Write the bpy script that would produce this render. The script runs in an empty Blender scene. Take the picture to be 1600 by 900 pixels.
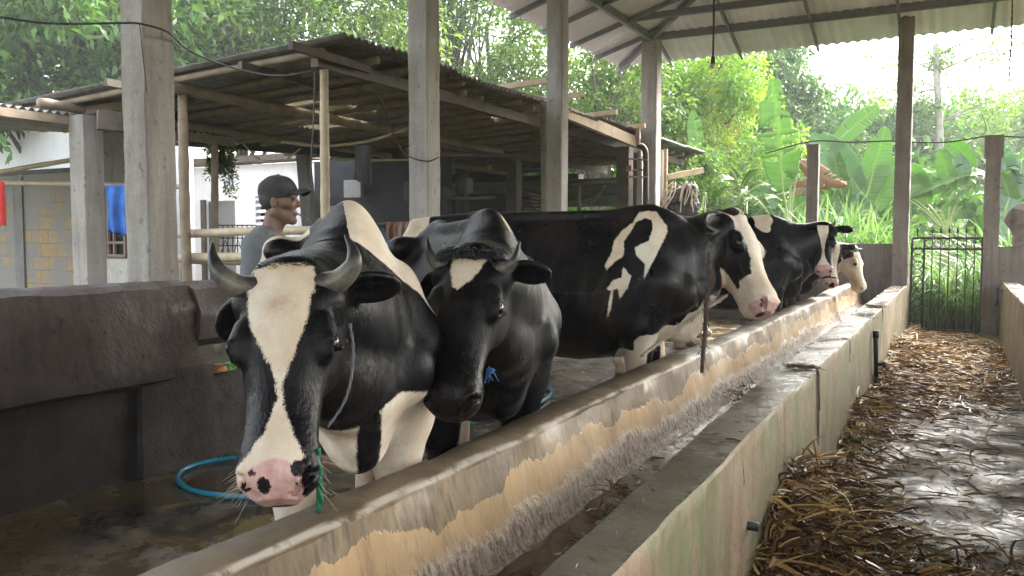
import bpy, bmesh, math, random
import numpy as np
from mathutils import Vector, Matrix, noise as mnoise
random.seed(7); RNG = np.random.default_rng(11)
scn = bpy.context.scene; COL = scn.collection
rad = math.radians

# ------------------------------------------------------------------ camera
CAM_F, CAM_H = 1300.0, 1.5
_yaw = math.atan2(695, CAM_F); _pit = math.atan2(80, CAM_F)
cam_d = bpy.data.cameras.new('camera'); cam = bpy.data.objects.new('camera', cam_d); COL.objects.link(cam)
cam.location = (0, 0, CAM_H); cam.rotation_euler = (rad(90) - _pit, 0, _yaw)
cam_d.sensor_width = 36; cam_d.lens = 36 * CAM_F / 1600; cam_d.clip_start = .05; cam_d.clip_end = 600
scn.camera = cam
# ------------------------------------------------------------------ sky, sun, exposure
SUN_EL, SUN_AZ = rad(42), rad(18)          # azimuth from +Y towards +X (soft overcast sun)
w = bpy.data.worlds.new('World'); scn.world = w; w.use_nodes = True
nt = w.node_tree; bg = nt.nodes['Background']
sk = nt.nodes.new('ShaderNodeTexSky'); sk.sky_type = 'NISHITA'; sk.sun_disc = False
sk.sun_elevation = SUN_EL; sk.sun_rotation = SUN_AZ; sk.air_density = 1.6; sk.dust_density = 6.0; sk.ozone_density = 1
hs = nt.nodes.new('ShaderNodeHueSaturation'); hs.inputs['Saturation'].default_value = .38
nt.links.new(sk.outputs[0], hs.inputs['Color']); nt.links.new(hs.outputs[0], bg.inputs[0])
bg.inputs[1].default_value = .15
sl = bpy.data.lights.new('sun', 'SUN'); so = bpy.data.objects.new('sun', sl); COL.objects.link(so)
sl.energy = 1.1; sl.angle = rad(18); sl.color = (1, .96, .88)
_sd = Vector((math.sin(SUN_AZ) * math.cos(SUN_EL), math.cos(SUN_AZ) * math.cos(SUN_EL), math.sin(SUN_EL)))
so.rotation_euler = (-_sd).to_track_quat('-Z', 'Y').to_euler()
vs = scn.view_settings; vs.view_transform = 'Standard'; vs.look = 'None'; vs.gamma = 1; vs.exposure = 3.15
scn.cycles.max_bounces = 7; scn.cycles.diffuse_bounces = 4; scn.cycles.glossy_bounces = 3
scn.cycles.transmission_bounces = 4; scn.cycles.transparent_max_bounces = 6; scn.cycles.use_denoising = True
scn.cycles.caustics_reflective = False; scn.cycles.caustics_refractive = False; scn.cycles.sample_clamp_indirect = 6

# ------------------------------------------------------------------ measuring helper: a ray through a point of the frame, walked a distance in metres
_F = np.array([-math.sin(_yaw) * math.cos(_pit), math.cos(_yaw) * math.cos(_pit), -math.sin(_pit)])
_R = np.array([math.cos(_yaw), math.sin(_yaw), 0]); _U = np.cross(_R, _F); _C = np.array([0, 0, CAM_H])
def ray(px, py): return _F + _R * (px - 800) / CAM_F - _U * (py - 450) / CAM_F
def P(px, py, Z): return _C + ray(px, py) * Z
def PY(px, py, Y): d = ray(px, py); return _C + d * (Y / d[1])
def PX(px, py, X): d = ray(px, py); return _C + d * (X / d[0])
def PZ(px, py, z): d = ray(px, py); return _C + d * ((z - CAM_H) / d[2])

# ------------------------------------------------------------------ object helpers
def tag(o, label=None, cat=None, group=None, kind=None):
    if label: o['label'] = label
    if cat: o['category'] = cat
    if group: o['group'] = group
    if kind: o['kind'] = kind
    return o
def empty(name, loc=(0, 0, 0), rz=0, **k):
    o = bpy.data.objects.new(name, None); COL.objects.link(o); o.location = loc; o.rotation_euler = (0, 0, rz)
    o.empty_display_size = .2
    return tag(o, **k)
def mesh_obj(name, V, Fc, m, parent=None, smooth=False, attrs=None):
    """V (n,3), Fc (m,4) or (m,3) array, or list of polygons"""
    me = bpy.data.meshes.new(name)
    V = np.asarray(V, dtype=np.float32)
    if isinstance(Fc, np.ndarray):
        n, kk = Fc.shape
        me.vertices.add(len(V)); me.vertices.foreach_set('co', V.ravel())
        me.loops.add(n * kk); me.loops.foreach_set('vertex_index', Fc.astype(np.int32).ravel())
        me.polygons.add(n); me.polygons.foreach_set('loop_start', np.arange(0, n * kk, kk, dtype=np.int32))
        me.polygons.foreach_set('loop_total', np.full(n, kk, dtype=np.int32))
        me.update(calc_edges=True)
    else:
        me.from_pydata(V.tolist(), [], [list(map(int, f)) for f in Fc]); me.update()
    if smooth: me.polygons.foreach_set('use_smooth', np.ones(len(me.polygons), dtype=bool))
    if attrs:
        for k_, a in attrs.items():
            a = np.asarray(a, dtype=np.float32)
            if a.ndim == 1:
                at = me.attributes.new(k_, 'FLOAT', 'POINT'); at.data.foreach_set('value', a)
            else:
                at = me.attributes.new(k_, 'FLOAT_COLOR', 'POINT'); at.data.foreach_set('color', np.c_[a, np.ones(len(a))].astype(np.float32).ravel())
    if m is not None:
        for mm in (m if isinstance(m, (list, tuple)) else [m]): me.materials.append(mm)
    o = bpy.data.objects.new(name, me); COL.objects.link(o)
    if parent is not None:
        o.parent = parent
    return o
class MB:
    """collects boxes, tubes, sheets into ONE mesh"""
    def __init__(s): s.V = []; s.F = []; s.n = 0
    def add(s, V, F):
        V = np.asarray(V, float); s.V.append(V); s.F += [[int(i) + s.n for i in f] for f in F]; s.n += len(V); return s
    def box(s, c, size, rz=0, rot=None, taper=1.0, jit=0.0):
        c = np.array(c, float); h = np.array(size, float) / 2
        q = np.array([[x, y, z] for z in (-1, 1) for y in (-1, 1) for x in (-1, 1)], float) * h
        q[4:, :2] *= taper
        if jit: q += RNG.normal(0, jit, q.shape)
        if rot is not None: q = q @ np.array(rot.to_matrix() if hasattr(rot, 'to_matrix') else rot).T
        elif rz: a = rz; q = q @ np.array([[math.cos(a), math.sin(a), 0], [-math.sin(a), math.cos(a), 0], [0, 0, 1]])
        return s.add(q + c, [(0, 2, 3, 1), (4, 5, 7, 6), (0, 1, 5, 4), (2, 6, 7, 3), (0, 4, 6, 2), (1, 3, 7, 5)])
    def beam(s, a, b, wd, ht, up=(0, 0, 1)):
        a, b = np.array(a, float), np.array(b, float); d = b - a; L = np.linalg.norm(d); d /= L
        u = np.array(up, float); sd = np.cross(d, u); sd /= np.linalg.norm(sd); u = np.cross(sd, d)
        V = [p + sd * i * wd / 2 + u * j * ht / 2 for p in (a, b) for j in (-1, 1) for i in (-1, 1)]
        return s.add(V, [(0, 1, 3, 2), (4, 6, 7, 5), (0, 4, 5, 1), (2, 3, 7, 6), (0, 2, 6, 4), (1, 5, 7, 3)])
    def tube(s, pts, r, n=8, cap=True):
        pts = np.array(pts, float); m = len(pts); r = np.atleast_1d(np.array(r, float)); r = np.interp(np.linspace(0, 1, m), np.linspace(0, 1, len(r)), r) if len(r) > 1 else np.full(m, r[0])
        T = np.gradient(pts, axis=0); T /= np.linalg.norm(T, axis=1)[:, None] + 1e-9
        u = np.cross(T[0], [0, 0, 1]);
        if np.linalg.norm(u) < 1e-3: u = np.array([1., 0, 0])
        V = []
        for i in range(m):
            u = u - T[i] * (u @ T[i]); u /= np.linalg.norm(u); v = np.cross(T[i], u)
            for k in range(n):
                a = 2 * math.pi * k / n; V.append(pts[i] + r[i] * (math.cos(a) * u + math.sin(a) * v))
        F = [(i * n + k, i * n + (k + 1) % n, (i + 1) * n + (k + 1) % n, (i + 1) * n + k) for i in range(m - 1) for k in range(n)]
        if cap: F += [tuple(range(n))[::-1], tuple((m - 1) * n + k for k in range(n))]
        return s.add(V, F)
    def build(s, name, m, parent=None, smooth=False, bevel=0):
        o = mesh_obj(name, np.concatenate(s.V), s.F, m, parent, smooth)
        if bevel:
            b = o.modifiers.new('bevel', 'BEVEL'); b.width = bevel; b.segments = 2; b.limit_method = 'ANGLE'
        return o
def spline(pts, n=24):
    """Catmull-Rom through points"""
    p = np.array(pts, float); p = np.vstack([2 * p[0] - p[1], p, 2 * p[-1] - p[-2]]); out = []
    seg = len(p) - 3; per = max(2, n // seg)
    for i in range(seg):
        for t in np.linspace(0, 1, per, endpoint=False):
            a, b, c, d = p[i:i + 4]
            out.append(.5 * ((2 * b) + (-a + c) * t + (2 * a - 5 * b + 4 * c - d) * t * t + (-a + 3 * b - 3 * c + d) * t ** 3))
    out.append(p[-2]); return np.array(out)
def grid_faces(nu, nv, wrap=False):
    i = np.arange(nu - 1)[:, None]; j = np.arange(nv if wrap else nv - 1)[None, :]
    a = i * nv + j; b = i * nv + (j + 1) % nv; c = (i + 1) * nv + (j + 1) % nv; d = (i + 1) * nv + j
    return np.stack([a, b, c, d], -1).reshape(-1, 4)
def vnoise(Pt, scale=1.0, seed=0.0, octs=3):
    return np.array([mnoise.fractal((p[0] * scale + seed, p[1] * scale + seed * 1.7, p[2] * scale - seed), .6, 2.1, octs) for p in Pt])

# ------------------------------------------------------------------ materials
def new_mat(name):
    m = bpy.data.materials.new(name); m.use_nodes = True; nt = m.node_tree; b = nt.nodes['Principled BSDF']; return m, nt, b
class NG:
    """tiny node-graph helper"""
    def __init__(s, nt, b): s.nt = nt; s.b = b; s.co = nt.nodes.new('ShaderNodeTexCoord').outputs['Object']
    def n(s, t, **k):
        x = s.nt.nodes.new(t)
        for a, v in k.items(): setattr(x, a, v)
        return x
    def l(s, a, b): s.nt.links.new(a, b)
    def map(s, scale=(1, 1, 1), loc=(0, 0, 0), src=None):
        m = s.n('ShaderNodeMapping'); m.inputs['Scale'].default_value = scale; m.inputs['Location'].default_value = loc
        s.l(src or s.co, m.inputs['Vector']); return m.outputs[0]
    def noise(s, scale, detail=4, rough=.55, vec=None, dist=0):
        x = s.n('ShaderNodeTexNoise'); x.inputs['Scale'].default_value = scale; x.inputs['Detail'].default_value = detail
        x.inputs['Roughness'].default_value = rough; x.inputs['Distortion'].default_value = dist
        s.l(vec or s.co, x.inputs['Vector']); return x.outputs['Fac']
    def ramp(s, fac, stops, interp='LINEAR'):
        x = s.n('ShaderNodeValToRGB'); x.color_ramp.interpolation = interp; e = x.color_ramp.elements
        while len(e) < len(stops): e.new(.5)
        for el, (p, c) in zip(e, stops):
            el.position = p; el.color = tuple(c) + (1,) if hasattr(c, '__len__') else (c, c, c, 1)
        s.l(fac, x.inputs[0]); return x.outputs[0]
    def mix(s, fac, a, b, mode='MIX'):
        x = s.n('ShaderNodeMix', data_type='RGBA', blend_type=mode)
        for i, v in ((0, fac), (6, a), (7, b)):
            if hasattr(v, 'node'): s.l(v, x.inputs[i])
            elif i == 0: x.inputs[0].default_value = v
            else: x.inputs[i].default_value = tuple(v) + (1,)
        return x.outputs[2]
    def math(s, op, a, b=0.0, clamp=False):
        x = s.n('ShaderNodeMath', operation=op, use_clamp=clamp)
        for i, v in ((0, a), (1, b)):
            if hasattr(v, 'node'): s.l(v, x.inputs[i])
            else: x.inputs[i].default_value = v
        return x.outputs[0]
    def rng(s, v, a, b, c=0., d=1.):
        x = s.n('ShaderNodeMapRange'); s.l(v, x.inputs[0])
        for i, q in enumerate((a, b, c, d)): x.inputs[i + 1].default_value = q
        return x.outputs[0]
    def sep(s, src=None):
        x = s.n('ShaderNodeSeparateXYZ'); s.l(src or s.co, x.inputs[0]); return x.outputs
    def bump(s, h, st=.3, dist=.01, prev=None):
        x = s.n('ShaderNodeBump'); x.inputs['Strength'].default_value = st; x.inputs['Distance'].default_value = dist
        s.l(h, x.inputs['Height'])
        if prev is not None: s.l(prev, x.inputs['Normal'])
        s.l(x.outputs[0], s.b.inputs['Normal']); return x.outputs[0]
    def attr(s, name):
        x = s.n('ShaderNodeAttribute'); x.attribute_name = name; return x
    def col(s, c): s.l(c, s.b.inputs['Base Color'])
    def rough(s, r):
        if hasattr(r, 'node'): s.l(r, s.b.inputs['Roughness'])
        else: s.b.inputs['Roughness'].default_value = r
def concrete(name, c1, c2, dark, scale=2.5, rough=(.6, .9), bump=.4, streak=.5, algae=None, alg=(.52, .62), pits=.5, wet=None):
    m, nt, b = new_mat(name); g = NG(nt, b)
    base = g.mix(g.ramp(g.noise(scale, 6, .65), [(.35, 0), (.65, 1)]), c1, c2)
    st = g.ramp(g.noise(9, 5, .7, g.map((1, 1, .09))), [(.45, 0), (.72, 1)])
    base = g.mix(g.math('MULTIPLY', st, streak), base, dark)
    fine = g.noise(45, 5, .7)
    base = g.mix(g.ramp(fine, [(.3, .35), (.75, 0)]), base, dark)
    sp = g.ramp(g.noise(16, 3, .5, g.map((1, 1, .7), (3, 1, 2))), [(.64, 0), (.69, pits)])
    base = g.mix(sp, base, dark)
    if algae is not None:
        a = g.math('MULTIPLY', g.ramp(g.noise(1.5, 8, .78, g.map((1, 1, .75), (5, 2, 0)), .6), [(alg[0], 0), (alg[1] + .05, 1)]), g.ramp(g.noise(13, 5, .7, g.map((1, 1, .3))), [(.35, .25), (.65, 1)]))
        base = g.mix(g.math('MULTIPLY', a, .85), base, algae)
    g.col(base)
    rr = g.ramp(g.noise(3.3, 5, .6, g.map((1, 1, 1), (9, 0, 4))), [(.38, rough[0]), (.62, rough[1])])
    g.rough(rr)
    n1 = g.bump(g.noise(60, 4, .6), bump, .004); g.bump(g.noise(7, 5, .6), bump, .02, n1)
    return m
def plain(name, c, rough=.6, var=.25, scale=20, metal=0, bump=.1, spec=.5, c2=None, bscale=None):
    m, nt, b = new_mat(name); g = NG(nt, b)
    d = c2 or tuple(x * (1 - var) for x in c)
    g.col(g.mix(g.ramp(g.noise(scale, 5, .6), [(.35, 0), (.65, 1)]), c, d)); g.rough(rough)
    b.inputs['Metallic'].default_value = metal; b.inputs['Specular IOR Level'].default_value = spec
    if bump: g.bump(g.noise(bscale or scale * 3, 4, .6), bump, .004)
    return m
# ------------------------------------------------------------------ implicit modelling: smooth unions of limbs, surfaced as one continuous skin
def capsule(a, b, r1, r2, k=.03, op=1, M=None):
    a, b = np.array(a, float), np.array(b, float)
    if M is not None: a = M[:3, :3] @ a + M[:3, 3]; b = M[:3, :3] @ b + M[:3, 3]
    ab = b - a; L2 = ab @ ab + 1e-12
    def f(p):
        t = np.clip(((p - a) @ ab) / L2, 0, 1)
        return np.linalg.norm(p - a - t[..., None] * ab, axis=-1) - (r1 + t * (r2 - r1))
    rr = max(r1, r2); return (f, np.minimum(a, b) - rr, np.maximum(a, b) + rr, k, op)
def ellipsoid(c, r, k=.03, op=1, M=None, rot=None):
    c = np.array(c, float); r = np.array(r, float)
    Rm = np.eye(3) if rot is None else np.array(rot, float)      # columns = axes
    if M is not None: c = M[:3, :3] @ c + M[:3, 3]; Rm = M[:3, :3] @ Rm
    def f(p):
        q = (p - c) @ Rm; k0 = np.linalg.norm(q / r, axis=-1); k1 = np.linalg.norm(q / (r * r), axis=-1) + 1e-9
        return k0 * (k0 - 1) / k1
    e = np.abs(Rm) @ r; return (f, c - e, c + e, k, op)
def loft(xs, top, bot, hw, p=2.4, wedge=.0, k=.04, M=None, belly=0., cap=1.):
    xs, top, bot, hw = (np.array(v, float) for v in (xs, top, bot, hw))
    def f(P_):
        q = P_ if M is None else (P_ - M[:3, 3]) @ M[:3, :3]
        x = q[..., 0]; xc = np.clip(x, xs[0], xs[-1])
        def ip(v):                                               # smooth interpolation
            return np.interp(xc, xs, v)
        t, b_, h = ip(top), ip(bot), ip(hw); zc = (t + b_) / 2; hh = (t - b_) / 2
        u = (q[..., 2] - zc) / hh
        hx = h * (1 - wedge * np.clip(u, 0, 1.2) - belly * np.clip(-u, 0, 1.2))
        s = (np.abs(q[..., 1] / hx) ** p + np.abs(u) ** p) ** (1 / p)
        d = (s - 1) * np.minimum(h, hh)
        ex = np.abs(x - xc); return np.where(ex > 0, np.sqrt(np.maximum(d, 0) ** 2 + ex ** 2) + np.clip(d, -cap, 0), d)
    m = hw.max(); lo = np.array([xs[0], -m, bot.min()]); hi = np.array([xs[-1], m, top.max()])
    if M is not None:
        c8 = np.array([[x, y, z] for x in (lo[0], hi[0]) for y in (lo[1], hi[1]) for z in (lo[2], hi[2])]) @ M[:3, :3].T + M[:3, 3]
        lo, hi = c8.min(0), c8.max(0)
    return (f, lo, hi, k, 1)
def _comb(F, d, k, op):
    if op > 0:
        h = np.clip(.5 + .5 * (F - d) / k, 0, 1); return F + (d - F) * h - k * h * (1 - h)
    d = -d; h = np.clip(.5 - .5 * (F - d) / k, 0, 1); return F + (d - F) * h + k * h * (1 - h)
def sdf_at(Pt, prims):
    F = np.full(len(Pt), .25)
    for f, lo, hi, k, op in prims:
        mg = k + .03; m = ((Pt > lo - mg) & (Pt < hi + mg)).all(1)
        if m.any(): F[m] = _comb(F[m], f(Pt[m]), k, op)
    return F
def surface(prims, h=.014, levels=1, fine=None, extra=.05):
    """surface nets on a coarse grid, then subdivided and projected back onto the implicit surface"""
    lo = np.min([q[1] for q in prims if q[4] > 0], 0) - extra; hi = np.max([q[2] for q in prims if q[4] > 0], 0) + extra
    n = np.ceil((hi - lo) / h).astype(int) + 1
    ax = [lo[i] + h * np.arange(n[i]) for i in range(3)]; F = np.full(n, .25)
    for f, l, u, k, op in prims:
        mg = k + 2 * h; a = np.clip(np.floor((l - mg - lo) / h).astype(int), 0, n); b = np.clip(np.ceil((u + mg - lo) / h).astype(int) + 1, 0, n)
        if (b <= a).any(): continue
        sl_ = tuple(slice(a[i], b[i]) for i in range(3))
        G = np.stack(np.meshgrid(*[ax[i][sl_[i]] for i in range(3)], indexing='ij'), -1)
        F[sl_] = _comb(F[sl_], f(G), k, op)
    S = F < 0
    cnt = sum(S[i:n[0] - 1 + i, j:n[1] - 1 + j, k_:n[2] - 1 + k_].astype(np.int8) for i in (0, 1) for j in (0, 1) for k_ in (0, 1))
    mix = (cnt > 0) & (cnt < 8); idx = np.full(mix.shape, -1, np.int64); c = np.argwhere(mix); idx[mix] = np.arange(len(c))
    corners = [(i, j, k_) for i in (0, 1) for j in (0, 1) for k_ in (0, 1)]
    val = {o: F[c[:, 0] + o[0], c[:, 1] + o[1], c[:, 2] + o[2]] for o in corners}
    acc = np.zeros((len(c), 3)); num = np.zeros(len(c))
    for o1 in corners:
        for a_ in range(3):
            if o1[a_] == 0:
                o2 = list(o1); o2[a_] = 1; o2 = tuple(o2); v1, v2 = val[o1], val[o2]; cr = (v1 < 0) != (v2 < 0)
                t = np.where(cr, v1 / np.where(cr, v1 - v2, 1), 0); q = np.array(o1, float)[None] + t[:, None] * np.eye(3)[a_]
                acc += q * cr[:, None]; num += cr
    V = lo + h * (c + acc / num[:, None])
    Q = []
    for a_ in range(3):
        b_, c_ = (a_ + 1) % 3, (a_ + 2) % 3
        s1 = [slice(None)] * 3; s2 = [slice(None)] * 3; s1[a_] = slice(0, -1); s2[a_] = slice(1, None)
        A, B = S[tuple(s1)], S[tuple(s2)]; e = np.argwhere(A != B); e = e[(e[:, b_] > 0) & (e[:, c_] > 0) & (e[:, b_] < n[b_] - 1) & (e[:, c_] < n[c_] - 1)]
        fl = A[tuple(e.T)]
        def cell(db, dc):
            q = e.copy(); q[:, b_] -= db; q[:, c_] -= dc; return idx[tuple(q.T)]
        q4 = np.stack([cell(1, 1), cell(0, 1), cell(0, 0), cell(1, 0)], 1); q4[~fl] = q4[~fl][:, ::-1]; Q.append(q4)
    Q = np.concatenate(Q); Q = Q[(Q >= 0).all(1)]
    def project(V, it=1, eps=.0015):
        V = V.copy(); act = np.arange(len(V))
        for _ in range(it):
            p = V[act]; f0 = sdf_at(p, prims)
            gr = np.stack([sdf_at(p + eps * np.eye(3)[i], prims) - f0 for i in range(3)], 1) / eps
            g2 = (gr * gr).sum(1); st = f0 / np.maximum(g2, .2)
            V[act] = p - gr * np.clip(st, -h * .5, h * .5)[:, None]
        return V
    def smooth_(V, Q, lam=.5):
        acc = np.zeros_like(V); num = np.zeros(len(V))
        for i in range(4):
            for j in ((i + 1) % 4, (i - 1) % 4):
                np.add.at(acc, Q[:, i], V[Q[:, j]]); np.add.at(num, Q[:, i], 1)
        return V + lam * (acc / np.maximum(num, 1)[:, None] - V)
    V = project(smooth_(V, Q, .4))
    for L in range(levels):
        nv = len(V); E = np.sort(np.stack([Q, np.roll(Q, -1, 1)], -1).reshape(-1, 2), 1)
        key = E[:, 0] * nv + E[:, 1]; uq, inv = np.unique(key, return_inverse=True); inv = inv.reshape(-1, 4)
        em = (V[uq // nv] + V[uq % nv]) / 2; fm = V[Q].mean(1)
        e0 = nv + inv; f0 = nv + len(uq) + np.arange(len(Q))
        Q2 = np.concatenate([np.stack([Q[:, i], e0[:, i], f0, e0[:, (i - 1) % 4]], 1) for i in range(4)])
        V = np.concatenate([V, em, fm]); Q = Q2; V = project(smooth_(V, Q, .45))
    return V, Q, project
def poly_in(pts, poly):
    """signed distance to a closed polygon, positive inside"""
    poly = np.array(poly, float); a = poly; b = np.roll(poly, -1, 0); d = np.full(len(pts), 1e9); ins = np.zeros(len(pts), bool)
    for p, q in zip(a, b):
        e = q - p; w_ = pts - p; t = np.clip((w_ @ e) / (e @ e + 1e-12), 0, 1); d = np.minimum(d, np.linalg.norm(w_ - t[:, None] * e, axis=1))
        c = ((p[1] <= pts[:, 1]) != (q[1] <= pts[:, 1])) & (pts[:, 0] < (q[0] - p[0]) * (pts[:, 1] - p[1]) / (q[1] - p[1] + 1e-12) + p[0]); ins ^= c
    return np.where(ins, d, -d)
# ------------------------------------------------------------------ cows
def cow_skin_mat():
    m, nt, b = new_mat('cow_hide'); g = NG(nt, b)
    ed = g.math('MULTIPLY', g.math('SUBTRACT', g.noise(38, 4, .6), .5), .016)
    ed2 = g.math('MULTIPLY', g.math('SUBTRACT', g.noise(330, 2, .6, g.map((1, 1, .35))), .5), .016)
    wv = g.math('ADD', g.math('ADD', g.attr('white').outputs['Fac'], ed), ed2)
    wm = g.rng(wv, -.0025, .0025)
    pk = g.rng(g.math('ADD', g.attr('pink').outputs['Fac'], ed), -.004, .004)
    spot = g.attr('spot').outputs['Fac']; sp = g.rng(g.math('ADD', spot, ed2), -.001, .001)
    st = g.ramp(g.noise(4.5, 5, .6), [(.42, 0), (.7, 1)])
    white = g.mix(st, (.72, .64, .54), (.50, .36, .235))
    white = g.mix(g.ramp(g.noise(90, 3, .6), [(.3, .25), (.7, 0)]), white, (.45, .36, .27))
    white = g.mix(g.math('MULTIPLY', g.attr('brown').outputs['Fac'], g.ramp(g.noise(24, 5, .7), [(.35, .2), (.65, .8)])), white, (.36, .22, .12))
    black = g.mix(g.ramp(g.noise(3, 5, .65), [(.48, 0), (.78, 1)]), (.0030, .0033, .0048), (.014, .010, .008))
    brown = g.rng(g.attr('brown').outputs['Fac'], 0, 1)
    black = g.mix(brown, black, (.055, .032, .022))
    pink = g.mix(g.ramp(g.noise(30, 4, .6), [(.35, 0), (.7, 1)]), (.60, .39, .35), (.42, .22, .20))
    c = g.mix(wm, black, white); c = g.mix(pk, c, pink); c = g.mix(sp, c, (.014, .010, .010)); g.col(c)
    r = g.mix(wm, g.ramp(g.noise(5, 5, .65), [(.4, .27), (.65, .50)]), (.66, .66, .66)); r = g.mix(pk, r, (.38, .38, .38)); g.l(r, b.inputs['Roughness'])
    b.inputs['Specular IOR Level'].default_value = .17
    hair = g.noise(170, 3, .65, g.map((.9, 1, .28)))
    n1 = g.bump(hair, .75, .003); n2 = g.bump(g.noise(38, 5, .65, g.map((1, 1, .45))), .5, .006, n1); g.bump(g.noise(9, 4, .55), .35, .014, n2)
    return m
M_COW = cow_skin_mat()
M_EYE = plain('cow_eye', (.012, .007, .006), .05, bump=0)
M_HORN = None
def horn_mat():
    m, nt, b = new_mat('horn'); g = NG(nt, b)
    t = g.math('ADD', g.attr('along').outputs['Fac'], g.math('MULTIPLY', g.math('SUBTRACT', g.noise(45, 6, .7), .5), .6))
    g.col(g.ramp(t, [(.10, (.035, .03, .028)), (.34, (.15, .13, .10)), (.52, (.07, .063, .055)), (.68, (.014, .014, .016))])); g.rough(.42)
    g.bump(g.noise(40, 4, .6, g.map((1, 1, 1))), .35, .004); return m
M_HORN = horn_mat()
M_HAIR = plain('poll_hair', (.010, .010, .012), .5, bump=0)
M_HAIRW = plain('pale_hair', (.62, .54, .44), .6, bump=0)

def frame(P0, xdir, zdir):
    x = np.array(xdir, float); x /= np.linalg.norm(x); z = np.array(zdir, float); z -= x * (z @ x); z /= np.linalg.norm(z)
    y = np.cross(z, x); M = np.eye(4); M[:3, 0] = x; M[:3, 1] = y; M[:3, 2] = z; M[:3, 3] = P0; return M
HX = np.array([-.05, 0, .06, .12, .18, .23, .30, .36, .42, .46, .492, .512])
HT = [-.055, -.002, .012, .017, .014, .004, -.006, -.008, -.004, -.006, -.018, -.045]
HB = [-.13, -.185, -.235, -.262, -.25, -.225, -.185, -.165, -.158, -.158, -.150, -.125]
HW = [.055, .086, .100, .106, .106, .096, .074, .067, .071, .078, .074, .055]
def cow(name, org, yaw, P0, xdir, zdir, label, group, white_fn, scale=1.0, h=.014, levels=1, ears=((0, 1, -.15), (0, -1, -.15)), horns=None,
        legs=None, hs=1.0, detail=True, fringe=False, collar=True, wmul=1.0, tail=True, whisk=False, es=1.0, jaw=1.0):
    """org = point on the floor under mid body; head given in world by poll point P0, direction poll->muzzle and forehead normal"""
    root = empty(name, org, yaw, label=label, cat='cow', group=group)
    c, s = math.cos(yaw), math.sin(yaw); Rw = np.array([[c, -s, 0], [s, c, 0], [0, 0, 1]])
    toL = lambda p: Rw.T @ (np.array(p, float) - np.array(org, float))
    W = frame(toL(P0), Rw.T @ np.array(xdir, float), Rw.T @ np.array(zdir, float)); hs_ = hs
    Hs = W.copy(); S_ = scale
    def hp(x, y, z): return W[:3, :3] @ (np.array([x, y, z]) * hs_) + W[:3, 3]
    pr = []
    B = lambda *a: [v * S_ for v in a]
    pr.append(loft(B(-.88, -.80, -.65, -.45, -.2, .1, .35, .52, .66, .78), B(1.27, 1.35, 1.375, 1.40, 1.365, 1.37, 1.40, 1.43, 1.35, 1.22),
                   B(1.05, .88, .76, .69, .60, .57, .59, .66, .74, .88), [v * S_ * wmul for v in (.08, .16, .215, .25, .30, .32, .265, .215, .165, .09)], 2.2, .62, .06))
    E_ = lambda c_, r, k=.05, rot=None: pr.append(ellipsoid([v * S_ for v in c_], [v * S_ for v in r], k, 1, None, rot))
    C_ = lambda a, b, r1, r2, k=.035: pr.append(capsule([v * S_ for v in a], [v * S_ for v in b], r1 * S_, r2 * S_, k))
    C_((.50, 0, 1.41), (-.45, 0, 1.385), .022, .026, .04); C_((-.45, 0, 1.385), (-.86, 0, 1.345), .030, .035, .05)
    E_((.45, 0, 1.355), (.15, .055, .075), .08)
    for sy in (-1, 1):
        C_((-.47, sy * .03, 1.34), (-.49, sy * .175, 1.285), .034, .036, .09); E_((-.83, sy * .115, 1.22), (.06, .04, .05), .06)
        C_((-.47, sy * .20, 1.29), (-.68, sy * .165, 1.02), .055, .12, .08)
        E_((.50, sy * .155, 1.04), (.13, .085, .23), .11, None); E_((.66, sy * .15, .96), (.09, .08, .10), .06)
    # udder, brisket
    E_((-.50, 0, .66), (.20, .15, .12), .06); E_((.68, 0, .80), (.12, .09, .13), .07)
    L = dict(fl=(.50, .17), fr=(.50, -.17), hl=(-.72, .17), hr=(-.72, -.17))
    L.update(legs or {})
    for k_, (fx, fy) in L.items():
        sy = 1 if k_[1] == 'l' else -1; dx = fx - (.50 if k_[0] == 'f' else -.72); dy = fy - sy * .17
        if k_[0] == 'f':
            C_((.52, sy * .17, 1.02), (.46 + dx * .3, sy * .18 + dy * .3, .78), .12, .105, .05); C_((.46 + dx * .3, sy * .18 + dy * .3, .78), (.50 + dx * .7, sy * .17 + dy * .7, .44), .10, .056)
            E_((.505 + dx * .7, sy * .17 + dy * .7, .43), (.055, .05, .065), .03)
            C_((.50 + dx * .7, sy * .17 + dy * .7, .42), (fx, fy, .14), .044, .037, .02); E_((fx + .005, fy, .125), (.048, .045, .045), .02)
            C_((fx + .005, fy, .12), (fx + .035, fy, .055), .040, .046, .02); E_((fx + .045, fy, .03), (.072, .055, .045), .015)
        else:
            C_((-.58, sy * .16, 1.10), (-.46 + dx * .2, sy * .21 + dy * .2, .84), .17, .13, .06); C_((-.50 + dx * .2, sy * .20 + dy * .2, .88), (-.74 + dx * .6, sy * .18 + dy * .6, .56), .125, .060, .05)
            E_((-.765 + dx * .6, sy * .18 + dy * .6, .535), (.06, .045, .075), .035)
            C_((-.75 + dx * .6, sy * .18 + dy * .6, .53), (fx, fy, .14), .050, .040, .02); E_((fx, fy, .125), (.05, .046, .045), .02)
            C_((fx, fy, .12), (fx + .035, fy, .055), .042, .048, .02); E_((fx + .045, fy, .03), (.072, .055, .045), .015)
    if tail:
        tp = [(-.87, 0, 1.33), (-.94, 0, 1.22), (-.95, .01, 1.0), (-.93, .02, .75), (-.94, .02, .55)]
        for a, b in zip(tp[:-1], tp[1:]): C_(a, b, .032, .028, .02)
        E_((-.94, .02, .46), (.05, .05, .13), .03)
    # neck: crest, middle, throat
    nape = hp(.03, 0, -.105); mid = hp(.02, 0, -.13); thr = hp(.11, 0, -.21)
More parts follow.
